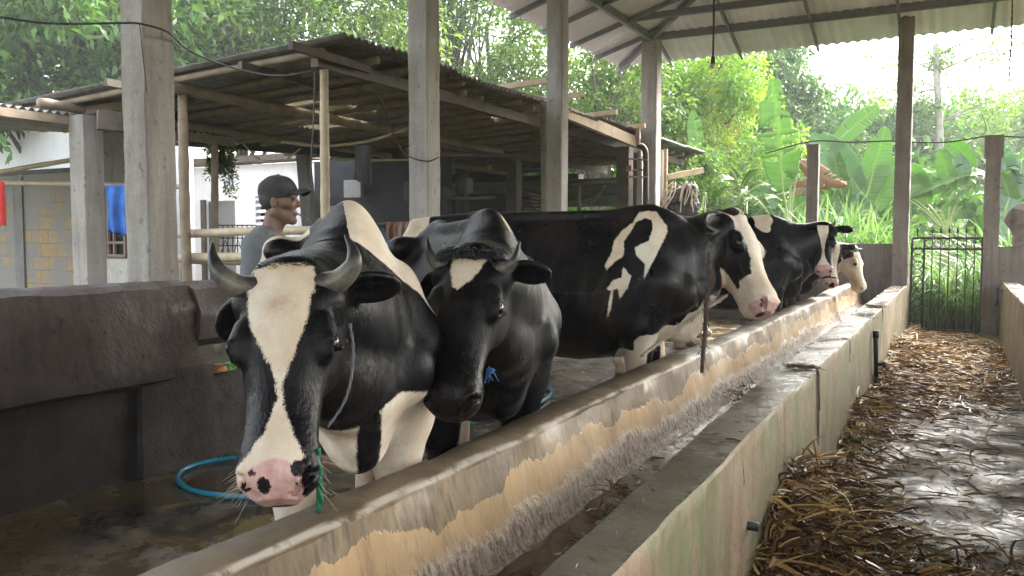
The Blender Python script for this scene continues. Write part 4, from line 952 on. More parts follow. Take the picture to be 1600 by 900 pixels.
def cloth(name, tl, tr_, bl, br_, m, lab, cat, fold=.03, nf=4, ragged=.02):
    V = []; nu, nv = 28, 22; tl, tr_, bl, br_ = (np.array(v, float) for v in (tl, tr_, bl, br_)); nrm = np.cross(tr_ - tl, bl - tl); nrm /= np.linalg.norm(nrm)
    for i in range(nu):
        u = i / (nu - 1)
        for j in range(nv):
            v = j / (nv - 1); p = (tl * (1 - u) + tr_ * u) * (1 - v) + (bl * (1 - u) + br_ * u) * v
            p = p + nrm * fold * (.3 + v) * math.sin(u * nf * 2 * math.pi + 1.3 * math.sin(v * 3)); 
            if v > .95: p[2] += ragged * math.sin(u * 17) * .5
            V.append(p)
    o = mesh_obj(name, V, grid_faces(nu, nv), m, None, True); s_ = o.modifiers.new('s', 'SOLIDIFY'); s_.thickness = .008; return tag(o, lab, cat)
M_BLUE = plain('blue_terry', (.05, .17, .55), .95, .35, 6, bscale=200, bump=.5)
cloth('towel', P(165, 289, 9.0), P(204, 289, 9.0), P(167, 362, 9.0), P(204, 369, 9.0), M_BLUE, 'bright blue towel hanging from the laundry pole beside the near column', 'towel', .03, 2)
cloth('red_cloth', P(-22, 283, 9.2), P(7, 284, 9.2), P(-20, 352, 9.2), P(9, 352, 9.2), plain('red_cloth', (.60, .035, .035), .9), 'bright red cloth hanging at the left edge of the picture', 'cloth', .02, 2)

# ------------------------------------------------------------------ white building behind
wbld = empty('white_building', (-13, 13, 0), label='whitewashed building with a louvred window behind the man', cat='building')
def wp(o): to_parent(o, wbld); return o
mb = wallY(MB(), 262, 318, 12.4, 2.25, 2.95); wallY(mb, 292, 318, 12.4, 0, 2.25); wallY(mb, 318, 368, 12.4, 2.25, 2.95); wallY(mb, 368, 400, 12.4, 0, 2.95); wallY(mb, 400, 420, 12.4, 0, 1.7); wallY(mb, 400, 420, 12.4, 2.32, 2.95); wallY(mb, 420, 484, 12.4, 0, 2.95)
wp(mb.build('wall', M_WHITEW)); wp(wallY(MB(), 270, 292, 12.45, 0, 2.2, .05).build('door', plain('blue_grey_door', (.20, .27, .30), .6)))
wp(wallY(MB(), 318, 368, 12.6, 0, 2.25, .05).build('door', plain('grey_door', (.26, .255, .26), .7))); wp(wallY(MB(), 314, 320, 12.35, 0, 2.27, .06).build('door_frame', M_TIMBER))
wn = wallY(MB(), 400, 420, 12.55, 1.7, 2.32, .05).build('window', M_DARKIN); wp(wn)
a, c_ = PY(400, 330, 12.42), PY(420, 330, 12.42)
for k_ in range(5):
    o = MB().box(((a[0] + c_[0]) / 2, 12.42, 1.76 + k_ * .125), (c_[0] - a[0], .10, .02), rot=Matrix.Rotation(.6, 3, 'X')).build('louvre', M_WHITEW); o.parent = wn; o.matrix_parent_inverse = Matrix.Identity(4)
    o.matrix_parent_inverse = Matrix.Translation(wbld.location).inverted() @ Matrix.Translation(wbld.location)
wp(wallY(MB(), 262, 484, 12.1, 2.98, 3.10, .5).build('eave_board', M_TIMBER))
mb = MB(); p, q = P(474, 240, 13.6), P(486, 385, 13.6); mb.beam(p, q, .22, .12, (0, 1, .1)); tag(mb.build('leaning_board', M_GREYW), 'pale grey board leaning beside the white building', 'board')
# wire cage
mb = MB()
for i in range(9):
    u = i / 8
    mb.tube([P(341 + 60 * u, 352, 11.5), P(341 + 60 * u, 398, 11.5)], .008, 5)
for v in (352, 362, 372, 384, 398): mb.tube([P(341, v, 11.5), P(401, v, 11.5)], .008, 5)
for u in (0, .33, .66): mb.tube([P(345 + 60 * u, 398, 11.5), P(352 + 60 * u, 375, 11.5), P(360 + 60 * u, 398, 11.5)], .008, 5)
tag(mb.build('wire_rack', M_IRON), 'thin wire rack standing before the white building', 'rack')
# dark back wall and what hangs there
tag(wallY(MB(), 484, 700, 12.9, 0, 3.0).build('shed_back_wall', M_DARKW), 'dark wall at the back of the shed right of the white building', 'wall')
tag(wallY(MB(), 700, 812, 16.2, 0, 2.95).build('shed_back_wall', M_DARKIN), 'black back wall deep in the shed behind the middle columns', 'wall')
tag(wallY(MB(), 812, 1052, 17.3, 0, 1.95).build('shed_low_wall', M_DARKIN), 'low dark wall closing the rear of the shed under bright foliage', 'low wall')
tag(MB().box((-12.2, 17.2, 2.62), (9.5, .3, .55)).build('lintel_boards', M_TIMBER), 'dark boards under the rear eave of the shed', 'boards')
V, F = tin(np.linspace(-5.2, -11, 8), np.arange(14.9, 18.6, .077 / 5), lambda x, y: 2.60 - .10 * (y - 14.9), []); tag(mesh_obj('tin_awning', V, F, M_TIN, None, True), 'low rusty tin awning hanging under the rear of the shed', 'awning')
cloth('tarpaulin', P(555, 226, 11), P(579, 227, 11), P(553, 281, 11), P(580, 289, 11), plain('grey_tarp', (.085, .09, .095), .6), 'dark grey tarpaulin hanging from the shed rafters', 'tarpaulin', .03, 1.5)
tag(wallY(MB(), 538, 564, 12.6, 2.25, 2.58, .10).build('switch_box', plain('offwhite_box', (.36, .36, .34), .6)), 'pale box on the dark wall below the hanging tarpaulin', 'box')
tag(wallY(MB(), 509, 523, 11.6, 1.5, 2.05, .04).build('plank', M_PLANK), 'short tan plank beside the bamboo post', 'plank')
tag(pole(P(520, 249, 12.2), P(640, 250, 12.2), .018, 'clothes_rod', M_BAMBOO2), 'thin pale rod along the dark shed wall', 'rod')
cloth('brown_cloth', P(604, 346, 9.5), P(622, 348, 9.5), P(602, 372, 9.5), P(620, 378, 9.5), plain('rust_cloth', (.24, .11, .075), .9), 'rust brown cloth draped on the rail left of the second column', 'cloth', .03, 2)
cloth('pink_cloth', P(621, 347, 9.45), P(640, 346, 9.45), P(621, 380, 9.45), P(641, 376, 9.45), plain('dusty_pink_cloth', (.27, .17, .15), .9), 'dusty pink cloth draped beside the rust brown cloth', 'cloth', .03, 2)
tag(pole(P(590, 350, 9.6), P(660, 349, 9.6), .02, 'cloth_rail', M_TIMBER), 'thin dark rail under the two brown cloths', 'rail')
for px, lab in ((588, 'left'), (601, 'right')):
    p = P(px, 380, 10.2); mb = MB().tube([p + [0, 0, -.25], p + [0, 0, .02], p + [0, 0, .14]], [.07, .085, .09], 12); tag(mb.build('blue_drum', plain('blue_plastic', (.03, .10, .30), .45), None, True), f'small blue plastic drum, {lab} one of two beside the brown cloth', 'drum', 'blue drums')
# shelf clutter deep in the shed
sh = [((690, 300), (25, 16), (.07, .065, .06), 'dim grey carton on the shelf deep in the shed'), ((728, 290), (18, 24), (.10, .10, .10), 'grey panel leaning deep in the dark shed'), ((765, 262), (9, 9), (.35, .30, .06), 'small yellow ball hanging in the dark shed'), ((640, 300), (10, 30), (.12, .12, .12), 'grey sack beside the second column')]
for (c_, s_, co_, lab) in sh:
    p = P(*c_, 14.3); w2 = s_[0] * 14.3 / 1300; h2 = s_[1] * 14.3 / 1300
    bm = bmesh.new(); bmesh.ops.create_icosphere(bm, subdivisions=3, radius=1)
    Vv = np.array([v.co for v in bm.verts]); Ff = [[v.index for v in f.verts] for f in bm.faces]; bm.free()
    Vv = np.sign(Vv) * np.abs(Vv) ** (.45 if s_[0] > 9 else 1) * [w2 / 2, .12 if s_[0] > 9 else w2 / 2, h2 / 2] * (1 + .08 * vnoise(Vv, 2)[:, None])
    nm = {16: 'carton', 24: 'panel', 9: 'ball', 30: 'sack'}[s_[1]]; tag(mesh_obj(nm, Vv + p, Ff, plain(nm + '_surface', co_, .7), None, True), lab, nm)
tag(MB().beam(P(655, 312, 14.4), P(770, 309, 14.9), .35, .04).build('shelf', M_TIMBER), 'dark plank shelf deep in the shed', 'shelf')
for i_ in range(5):
    a, c_ = P(812 + i_ * 3, 303 + i_ * 6, 16 - i_ * .1), P(852 + i_ * 4, 311 + i_ * 5, 16.4 - i_ * .1); tag(MB().beam(a, c_, .5, .035).build('stacked_board', M_TIMBER), f'dark board, {("topmost", "second from the top", "middle one", "second from the bottom", "lowest")[i_]} of the slanting stack at the shed rear', 'board', 'boards stacked at the shed rear')
mb = pole(P(893, 288, 15.6), P(975, 284, 15.6), .05, build=False); mb2 = pole(P(903, 292, 15.6), P(905, 330, 15.6), .05, build=False); mb.add(np.concatenate(mb2.V), mb2.F); mb3 = pole(P(905, 314, 15.6), P(975, 306, 15.6), .035, build=False); mb.add(np.concatenate(mb3.V), mb3.F); mb3 = pole(P(925, 320, 15.6), P(945, 290, 15.6), .03, build=False); mb.add(np.concatenate(mb3.V), mb3.F)
tag(mb.build('branch_frame', M_TIMBER, None, True), 'rough frame of dark branches before the bright foliage', 'frame')
# plumbing beside the corner column
M_PVC = plain('grey_pvc', (.42, .42, .42), .4, .1)
tag(MB().tube([P(1000, 420, 13.6) * [1, 1, 0], P(1000, 330, 13.6), P(1000, 236, 13.6)], .055, 14).build('pvc_pipe', M_PVC, None, True), 'upright grey plastic pipe beside the corner column', 'pipe')
tag(MB().tube(spline([P(1009, 330, 13.5), P(1009, 250, 13.5), P(1006, 232, 13.5), P(996, 226, 13.5)], 12), .05, 12).build('black_pipe', M_RUBBER, None, True), 'black pipe bent over beside the grey plastic pipe', 'pipe')
mb = MB().tube([P(982, 248, 13.3), P(1012, 250, 13.3)], .015, 6).tube([P(978, 266, 13.3), P(1004, 265, 13.3)], .02, 6).tube([P(980, 276, 13.3), P(1012, 277, 13.3)], .018, 6).box(P(984, 263, 13.3), (.08, .08, .09)); mb.box(P(997, 212, 13.3), (.07, .07, .12)).tube([P(997, 200, 13.3), P(997, 226, 13.3)], .03, 8)
tag(mb.build('tap_fittings', wood('brass_fitting', (.3, .2, .14), (.2, .13, .1)), None), 'cluster of taps and clamps on the pipes by the corner column', 'taps')
# bundle on the post
bc = P(1066, 312, 14.6)
prs = [ellipsoid(bc + np.array(o_), r_, .06) for o_, r_ in (((0, 0, .02), (.22, .16, .24)), ((.10, 0, .14), (.18, .14, .16)), ((-.16, 0, -.05), (.14, .12, .22)), ((.18, 0, -.12), (.12, .12, .22)), ((.0, 0, -.35), (.2, .14, .3)))]
V, Q, _p = surface(prs, .035, 1); V = noise_disp(V, .05, 5., 3.); tag(mesh_obj('tarp_bundle', V, Q, plain('dirty_tarp', (.085, .08, .08), .6, .6, 8), None, True), 'dirty tarpaulin bundle tied to the timber post by the corner column', 'bundle')
mb = MB()
for i_ in range(16):
    x = random.uniform(-12, 26); a = P(1062 + x, 286 + random.uniform(-3, 6), 14.4); c_ = P(1050 + x * 1.5 + random.uniform(-8, 8), 320 + random.uniform(-10, 12), 14.35); mb.tube(spline([a, (a + c_) / 2 + [random.uniform(-.08, .08), 0, .03], c_], 8), random.uniform(.006, .016), 5)
tag(mb.build('rope_hank', M_HAIRW, None, True), 'hank of pale frayed ropes hanging over the tarpaulin bundle', 'rope')
tag(MB().beam(P(1042, 277, 14.5), P(1098, 266, 14.9), .06, .10).build('wood_bar', M_PLANK), 'pale wooden bar jutting out above the rope hank', 'bar')
# ------------------------------------------------------------------ vegetation
def leafmat(name, stops, trans=.45, rough=.5, stripe=False):
    m = bpy.data.materials.new(name); m.use_nodes = True; nt = m.node_tree; b = nt.nodes['Principled BSDF']; g = NG(nt, b)
    f = g.math('ADD', g.math('MULTIPLY', g.attr('lv').outputs['Fac'], .8), g.math('MULTIPLY', g.noise(1.5, 3, .5), .3))
    c = g.ramp(f, stops); g.l(c, b.inputs['Base Color']); b.inputs['Roughness'].default_value = rough; b.inputs['Specular IOR Level'].default_value = .35
    t = g.n('ShaderNodeBsdfTranslucent'); c2 = g.mix(1.0, c, (1.25, 1.35, .7), 'MULTIPLY'); g.l(c2, t.inputs['Color'])
    mx = g.n('ShaderNodeMixShader'); mx.inputs[0].default_value = trans; g.l(b.outputs[0], mx.inputs[1]); g.l(t.outputs[0], mx.inputs[2]); g.l(mx.outputs[0], nt.nodes['Material Output'].inputs[0])
    return m
L_DEEP = leafmat('deep_leaves', [(.1, (.025, .06, .018)), (.5, (.05, .12, .028)), (.9, (.11, .22, .04))], .35)
L_MID = leafmat('green_leaves', [(.1, (.045, .085, .02)), (.5, (.09, .17, .035)), (.9, (.18, .27, .055))], .4)
L_BRIGHT = leafmat('bright_leaves', [(.1, (.05, .11, .015)), (.5, (.09, .19, .025)), (.9, (.17, .27, .04))], .5)
L_FLUSH = leafmat('leaves_with_orange_flush', [(.1, (.05, .13, .02)), (.45, (.12, .25, .03)), (.74, (.26, .38, .04)), (.86, (.38, .34, .06)), (.97, (.45, .24, .10))], .45)
L_BAN = leafmat('banana_leaf', [(.1, (.08, .17, .05)), (.5, (.15, .27, .075)), (.9, (.25, .37, .10))], .5, .4)
L_BANP = leafmat('pale_banana_leaf', [(.1, (.11, .21, .13)), (.9, (.22, .34, .19))], .35, .4)
L_DRY = leafmat('dry_banana_leaf', [(.1, (.16, .08, .05)), (.9, (.40, .22, .13))], .35, .8)
L_GRASS = leafmat('tall_grass', [(.1, (.035, .085, .025)), (.5, (.08, .175, .05)), (.9, (.20, .29, .13))], .35, .5)
M_BARK = wood('bark', (.14, .11, .085), (.07, .055, .045)); M_BARKP = wood('pale_bark', (.36, .33, .28), (.22, .2, .17))
def leaves(centers, rad_, n, size, droop=.3, asp=.42):
    """n small folded leaves scattered in clumps; returns verts, faces, per-vertex shade value"""
    c = centers[RNG.integers(0, len(centers), n)]; r = rad_[RNG.integers(0, len(rad_), n)][:, None] if hasattr(rad_, '__len__') else rad_
    d = RNG.normal(size=(n, 3)); d /= np.linalg.norm(d, axis=1)[:, None]; pos = c + d * r * (RNG.random((n, 1)) ** .45)
    ax = d * .6 + RNG.normal(size=(n, 3)) * .6 + [0, 0, -droop]; ax /= np.linalg.norm(ax, axis=1)[:, None]
    up = RNG.normal(size=(n, 3)) * .55 + [0, 0, .9]; sd = np.cross(ax, up); sd /= np.linalg.norm(sd, axis=1)[:, None] + 1e-6; nr = np.cross(sd, ax)
    L = size * RNG.uniform(.6, 1.35, (n, 1)); W_ = L * asp * .5
    a = pos; b = pos + ax * L * .45 + sd * W_ + nr * W_ * .35; c2 = pos + ax * L - nr * L * .12; d2 = pos + ax * L * .45 - sd * W_ + nr * W_ * .35
    V = np.stack([a, b, c2, d2], 1).reshape(-1, 3); F = np.arange(4 * n).reshape(-1, 4); return V, F, pos
def tree(px, py, Z, rx, rz, n, size, m, label, cat='tree', bark=None, trunk_px=None, clumps=46, cr=.28, name='broadleaf_tree', group=None, asp=.42, tr_r=.16, hollow=.35, seed=0):
    ctr = P(px, py, Z); base = np.array([ctr[0] if trunk_px is None else P(trunk_px, py, Z)[0], ctr[1], -.03]); root = empty(name, base, label=label, cat=cat, group=group)
    rg = np.random.default_rng(abs(int(px * 7 + py + seed)) + 1); d = rg.normal(size=(clumps, 3)); d /= np.linalg.norm(d, axis=1)[:, None]; rr = hollow + (1 - hollow) * rg.random((clumps, 1)) ** .5
    cc = ctr + d * rr * [rx, rx, rz]; cl = cc - base
    V, F, pos = leaves(cl, rg.uniform(.6, 1.3, clumps) * cr * rx, n, size, asp=asp)
    clv = rg.random(clumps); dist = ((pos[:, None, :] - cl[None, ::3, :]) ** 2).sum(-1).argmin(1); lv = .45 * clv[::3][dist] + .55 * RNG.random(n)
    mesh_obj('crown', V, F, m, root, False, dict(lv=np.repeat(lv, 4)))
    mb = MB(); top = ctr - base + [0, 0, rz * .2]; q = spline([(0, 0, 0), top * .35 + [rg.uniform(-.3, .3), 0, 0], top * .7 + [rg.uniform(-.3, .3), 0, 0], top], 12); mb.tube(q, np.linspace(tr_r, tr_r * .35, len(q)), 8)
    for c_ in cl[:26]:
        t = rg.uniform(.3, .85); s = q[int(t * (len(q) - 1))]; mb.tube(spline([s, (s + c_) / 2 + [0, 0, .15 * rx], c_], 6), np.linspace(tr_r * .4, tr_r * .06, 7), 5)
    mb.build('trunk', bark or M_BARK, root, True); return root
tree(60, 55, 17, 2.9, 2.3, 16000, .24, L_DEEP, 'dense broadleaf tree with big leaves above the block house at far left', seed=1, hollow=.15, clumps=60)
tree(-160, 30, 19, 3.4, 3, 9000, .24, L_DEEP, 'dense broadleaf tree partly cut by the left frame edge', seed=1, hollow=.15)
tree(235, 60, 19, 2.4, 2.4, 12000, .21, L_MID, 'leafy tree right behind the thick near column', seed=2, hollow=.15, clumps=60)
tree(385, 35, 21, 2.7, 2.2, 12000, .19, L_DEEP, 'dark leafy tree above the middle of the tin roof', seed=3, hollow=.2, clumps=60)
tree(540, 45, 20, 2.3, 2.2, 12000, .20, L_MID, 'tree with drooping lance leaves left of the second column', seed=4, asp=.3, hollow=.2, clumps=60)
tree(760, 70, 24, 2.8, 2.6, 12000, .17, L_MID, 'airy small-leaved tree with sky gaps between the second and third columns', seed=5, hollow=.25, clumps=70, cr=.22)
tree(700, -60, 24, 2.8, 2.6, 8000, .19, L_MID, 'tree crown showing beneath the barn eave above the airy tree', seed=6, hollow=.25, clumps=50, cr=.25)
tree(930, 170, 23, 2.3, 2.1, 12000, .17, L_MID, 'tree with grey green leaves and red-brown limbs beside the corner column', seed=7, hollow=.2, clumps=60)
tree(840, 250, 26, 3.0, 2.6, 9000, .22, L_BRIGHT, 'bright green shrub tree seen through the rear of the shed', seed=8, hollow=.1)
tree(1085, 160, 25, 2.1, 2.0, 13000, .20, L_FLUSH, 'yellow green tree flushed with orange new leaves right of the corner column', seed=9, hollow=.15, clumps=70, asp=.3)
tree(1130, 250, 27, 2.6, 2.6, 14000, .20, L_FLUSH, 'lower tree tipped with orange leaf sprays behind the tall torn banana leaf', seed=10, hollow=.1, clumps=80, cr=.2, asp=.3)
tree(1165, 120, 33, 2.4, 3.0, 9000, .24, L_DEEP, 'tall dark tree rising behind the orange flushed trees', seed=11, hollow=.2, clumps=50)
tree(1080, 290, 17.6, .8, .75, 4500, .09, L_MID, 'small-leaved green bush beside the rope hank', cat='bush', name='bush', clumps=40, tr_r=.03, seed=12)
for i, (px, py, Z, rx, rz, lab) in enumerate([(1245, 248, 34, 3.2, 2.9, 'rounded dark tree on the hillside behind the banana plants'), (1325, 244, 40, 3.3, 2.9, 'hazy tree on the hillside left of the tall gate column'), (1390, 258, 36, 3.0, 2.6, 'hazy tree on the hillside directly behind the tall gate column'),
        (1440, 262, 42, 3.4, 2.6, 'pale hazy tree right of the tall gate column'), (1530, 250, 44, 4.0, 3.2, 'pale hazy tree behind the gate post'), (1625, 235, 40, 3.8, 3.8, 'tall hazy tree at the right frame edge'), (1040, 235, 40, 5, 4, 'shadowy tree far behind the corner column')]):
    tree(px, py, Z, rx, rz, 10000, .32, L_MID if i % 2 else L_DEEP, lab, seed=20 + i, hollow=.1, clumps=60, group=None)
# slim tall tree
tb = P(1470, 230, 34); st_ = empty('slim_tree', (tb[0], tb[1], -.03), label='slim pale-trunked tree with sparse feathery leaves against the white sky', cat='tree')
top = P(1462, 60, 34) - np.array([tb[0], tb[1], -.03]); q = spline([(0, 0, 0), top * .5 + [.12, 0, 0], top], 14); mb = MB().tube(q, np.linspace(.24, .12, len(q)), 9); cl = []
for k in range(17):
    s = q[int(random.uniform(.55, 1) * (len(q) - 1))]; e = s + np.array([random.uniform(-3.6, 3.6), random.uniform(-1.2, 1.2), random.uniform(-.5, 1.0)]); mb.tube(spline([s, (s + e) / 2 + [0, 0, .2], e], 5), np.linspace(.05, .015, 6), 5); cl += [e, s * .35 + e * .65]
mb.build('trunk', M_BARKP, st_, True); V, F, pos = leaves(np.array(cl), .62, 5200, .20, asp=.35); mesh_obj('crown', V, F, L_BRIGHT, st_, False, dict(lv=np.repeat(RNG.random(len(F)), 4)))
# far-off wood that reads as one mass
cc = np.array([[x, 62 + random.uniform(-4, 4) + abs(x) * .15, random.uniform(0, (3.4 if x > -26 else 6) + 1.0 * math.sin(x * .21) + .8 * math.sin(x * .53))] for x in np.linspace(-70, 30, 420)])
V, F, pos = leaves(cc, 1.8, 42000, .62); tag(mesh_obj('distant_wood', V, F, L_DEEP, None, False, dict(lv=np.repeat(RNG.random(len(F)), 4))), 'far-off green wood closing the view behind every tree', 'wood', kind='stuff')
cc = np.array([[x, 24 + random.uniform(-2, 2) - x * .25, random.uniform(0, 3.0)] for x in np.linspace(-34, 8, 300)])
V, F, pos = leaves(cc, .9, 30000, .30); tag(mesh_obj('undergrowth', V, F, L_DEEP, None, False, dict(lv=np.repeat(RNG.random(len(F)), 4))), 'dark green undergrowth beneath the trees beyond the yard', 'undergrowth', kind='stuff')
# ---- banana leaves
def banana_leaf(parent, a, b, wd, m, sag=.12, face=None, tears=6, fold=.25, curl=.0, seed=0, ragged=.06, blunt=.75):
    rg = np.random.default_rng(seed + 5); a, b = np.array(a, float), np.array(b, float); L = np.linalg.norm(b - a); d = (b - a) / L
    tc = _C - (a + b) / 2; tc /= np.linalg.norm(tc)
    f = np.array(face if face is not None else tc, float); f -= d * (f @ d); f /= np.linalg.norm(f); s = np.cross(d, f)
    nu, nv = 46, 13; V = []; lvv = []
    rag_ = [1 - ragged * rg.random() for _ in range(nu)]; rag2 = [1 - ragged * rg.random() for _ in range(nu)]
    for i in range(nu):
        u = i / (nu - 1); mid = a + d * L * u + np.array([0, 0, 1]) * sag * L * (math.sin(math.pi * min(u * 1.0, 1)) - u * .6) ; w_ = wd * (math.sin(math.pi * (min(.03 + u * .97, .999)) ** blunt) ** .55) * .5
        for j in range(nv):
            v = (j / (nv - 1)) * 2 - 1; v *= (rag_[i - i % 3] if v > 0 else rag2[i - i % 4]); ruf = .010 * math.sin(u * 37 + v * 2 + seed) * abs(v) + .005 * math.sin(u * 90 + seed * 3 + (v > 0)) * abs(v)
            p = mid + s * w_ * v * math.cos(fold * abs(v)) + f * (abs(v) * w_ * math.sin(fold) + ruf * wd * 1.6 - curl * v * v * wd); V.append(p + d * abs(v) * w_ * .25); lvv.append(.45 + .35 * (abs(v) < .12) + .12 * math.sin(u * 120) + rg.uniform(-.04, .04))
    F = grid_faces(nu, nv); keep = np.ones((nu - 1, nv - 1), bool)
    for t in range(tears):
        i = rg.integers(3, nu - 4); sd_ = rg.integers(0, 2); dep = rg.integers(3, 6)
        if sd_: keep[i, nv - 1 - dep:] = False
        else: keep[i, :dep] = False
        V_ = np.array(V).reshape(nu, nv, 3); off = np.array([0, 0, -1.]) * wd * rg.uniform(.03, .10)
        rng_ = slice(i + 1, min(nu, i + 1 + rg.integers(3, 7)))
        for j in (range(nv - dep, nv) if sd_ else range(0, dep)): V_[rng_, j] += off * (abs(j / (nv - 1) * 2 - 1))
        V = V_.reshape(-1, 3)
    o = mesh_obj('leaf', np.array(V), F[keep.ravel()], m, None, True, dict(lv=np.clip(lvv, 0, 1)))
    s_ = o.modifiers.new('s', 'SOLIDIFY'); s_.thickness = .004
    to_parent(o, parent)
    rb = MB().tube([a - d * .3 * L * .3, a, a + d * L * .5, a + d * L * .97], [.022, .02, .012, .004], 6)
    q = [a - d * .12 * L + [0, 0, 0]] + [a + d * L * u + np.array([0, 0, 1]) * sag * L * (math.sin(math.pi * u) - u * .6) - f * .012 for u in np.linspace(0, .97, 9)]
    rb = MB().tube(q, np.linspace(.026, .005, len(q)), 6).build('midrib', M_RIB, None, True); rb.parent = o; rb.matrix_parent_inverse = Matrix.Translation(parent.location).inverted() @ Matrix.Identity(4)
    rb.matrix_parent_inverse = Matrix.Identity(4)
    return o
M_RIB = plain('leaf_rib', (.30, .38, .12), .5)
def banana(px, Z, hgt, label, specs, seed):
    b0 = P(px, 370, Z); root = empty('banana_plant', (b0[0], b0[1], -.03), label=label, cat='banana plant')
    o = MB().tube(spline([(b0[0], b0[1], -.03), (b0[0] + .05, b0[1], hgt * .5), (b0[0], b0[1], hgt)], 8), np.linspace(.14, .08, 9), 12).build('stem', wood('banana_stem', (.22, .26, .10), (.16, .13, .06)), None, True); to_parent(o, root)
    for i, (pa, pb, w_, m_, kw) in enumerate(specs):
        A_, B_ = P(*pa, Z + kw.pop('za', 0)), P(*pb, Z + kw.pop('zb', 0)); top_ = np.array([b0[0], b0[1], hgt]); stalk = MB().tube(spline([top_, (top_ + A_) / 2 + [0, 0, .08], A_], 8), np.linspace(.035, .024, 9), 7).build('leaf_stalk', M_RIB, None, True); to_parent(stalk, root)
        banana_leaf(root, A_, B_, w_, m_, seed=seed + i * 3, **kw)
banana(1232, 18, 1.7, 'banana plant with one tall torn upright leaf and brown hanging leaves', [((1224, 300), (1207, 122), .92, L_BAN, dict(tears=26, sag=.0, fold=.12, ragged=.42, blunt=.95)), ((1248, 252), (1322, 292), .42, L_DRY, dict(tears=14, sag=-.05, zb=-.5, curl=.3)), ((1238, 300), (1262, 292), .35, L_DRY, dict(tears=6)), ((1235, 292), (1295, 290), .26, L_DRY, dict(tears=12, curl=.3)), ((1240, 330), (1290, 300), .5, L_BAN, dict(sag=.1)), ((1215, 320), (1165, 300), .5, L_BANP, dict(sag=.1))], 1)
banana(1335, 18.6, 1.9, 'banana plant with broad bright leaves left of the tall column', [((1302, 228), (1373, 164), .46, L_BAN, dict(sag=.03, tears=5, fold=.1)), ((1345, 300), (1268, 204), .78, L_BANP, dict(sag=.06, tears=5)), ((1352, 312), (1384, 198), .66, L_BAN, dict(sag=.0, tears=2, fold=.12)), ((1362, 330), (1410, 240), .75, L_BAN, dict(sag=.1, tears=4)), ((1320, 330), (1300, 225), .5, L_BAN, dict(sag=.0, tears=6)), ((1370, 340), (1300, 310), .5, L_BANP, dict(sag=.15)), ((1330, 330), (1252, 300), .45, L_BAN, dict(sag=.15, tears=6))], 20)
banana(1100, 21.5, 2.0, 'slender banana plant with one upright leaf beside the orange trees', [((1102, 300), (1082, 172), .66, L_BAN, dict(tears=18, sag=0, fold=.1, ragged=.4, blunt=.9)), ((1098, 300), (1120, 230), .4, L_BANP, dict(tears=6))], 40)
banana(1478, 19, 1.6, 'banana plant with long sweeping leaves behind the iron gate', [((1420, 306), (1546, 264), .62, L_BAN, dict(sag=.10, tears=3, face=(.2, -.5, .9))), ((1400, 300), (1480, 288), .6, L_BAN, dict(sag=.1, tears=2)), ((1488, 300), (1468, 232), .42, L_BAN, dict(tears=2, sag=0)), ((1505, 290), (1500, 240), .40, L_BANP, dict(tears=3, sag=0)), ((1470, 330), (1530, 330), .55, L_BAN, dict(sag=.1, tears=6)), ((1510, 312), (1545, 372), .5, L_BAN, dict(sag=.2, tears=8)), ((1520, 262), (1478, 218), .45, L_BAN, dict(sag=.12, tears=3)), ((1450, 320), (1415, 250), .5, L_BAN, dict(tears=4))], 60)
banana(1590, 18.5, 1.9, 'banana plant with pale drooping leaves at the right frame edge', [((1585, 290), (1538, 208), .55, L_BANP, dict(sag=.1, tears=4)), ((1592, 300), (1640, 200), .6, L_BAN, dict(tears=4)), ((1570, 330), (1610, 240), .55, L_BANP, dict(tears=4)), ((1585, 340), (1560, 260), .45, L_BAN, dict(tears=4)), ((1580, 320), (1556, 385), .42, L_BANP, dict(sag=.2)), ((1595, 250), (1560, 262), .4, L_BANP, dict(sag=.2)), ((1600, 330), (1650, 300), .5, L_BAN, dict(sag=.2))], 80)
# young broad-leaved plant right behind the broadside cow's head
p0 = P(1165, 350, 14.9); yp = empty('broadleaf_plant', (p0[0], p0[1], 0), label='young plant with broad lobed yellow green leaves above the broadside cow head', cat='plant')
o = MB().tube([(p0[0], p0[1], 0), (p0[0], p0[1], 2.2)], .03, 7).build('stem', M_RIB, None, True); to_parent(o, yp)
for i, (pa, pb, w_, dz_) in enumerate([((1150, 284), (1118, 283), .26, -.2), ((1152, 282), (1142, 262), .16, 0), ((1150, 292), (1104, 318), .20, .2), ((1168, 312), (1122, 338), .30, -.3), ((1170, 300), (1206, 286), .2, .1), ((1172, 305), (1206, 335), .26, -.2), ((1160, 322), (1138, 346), .26, .2), ((1160, 290), (1188, 262), .18, 0), ((1180, 320), (1222, 308), .2, .2), ((1165, 296), (1150, 332), .2, -.3)]):
    banana_leaf(yp, P(*pa, 14.8), P(*pb, 14.8 + dz_), w_, L_BRIGHT if i % 3 else L_BAN, seed=100 + i, tears=5, sag=.16, ragged=.45, blunt=.7, fold=.35, face=(.3, -.5, .8))
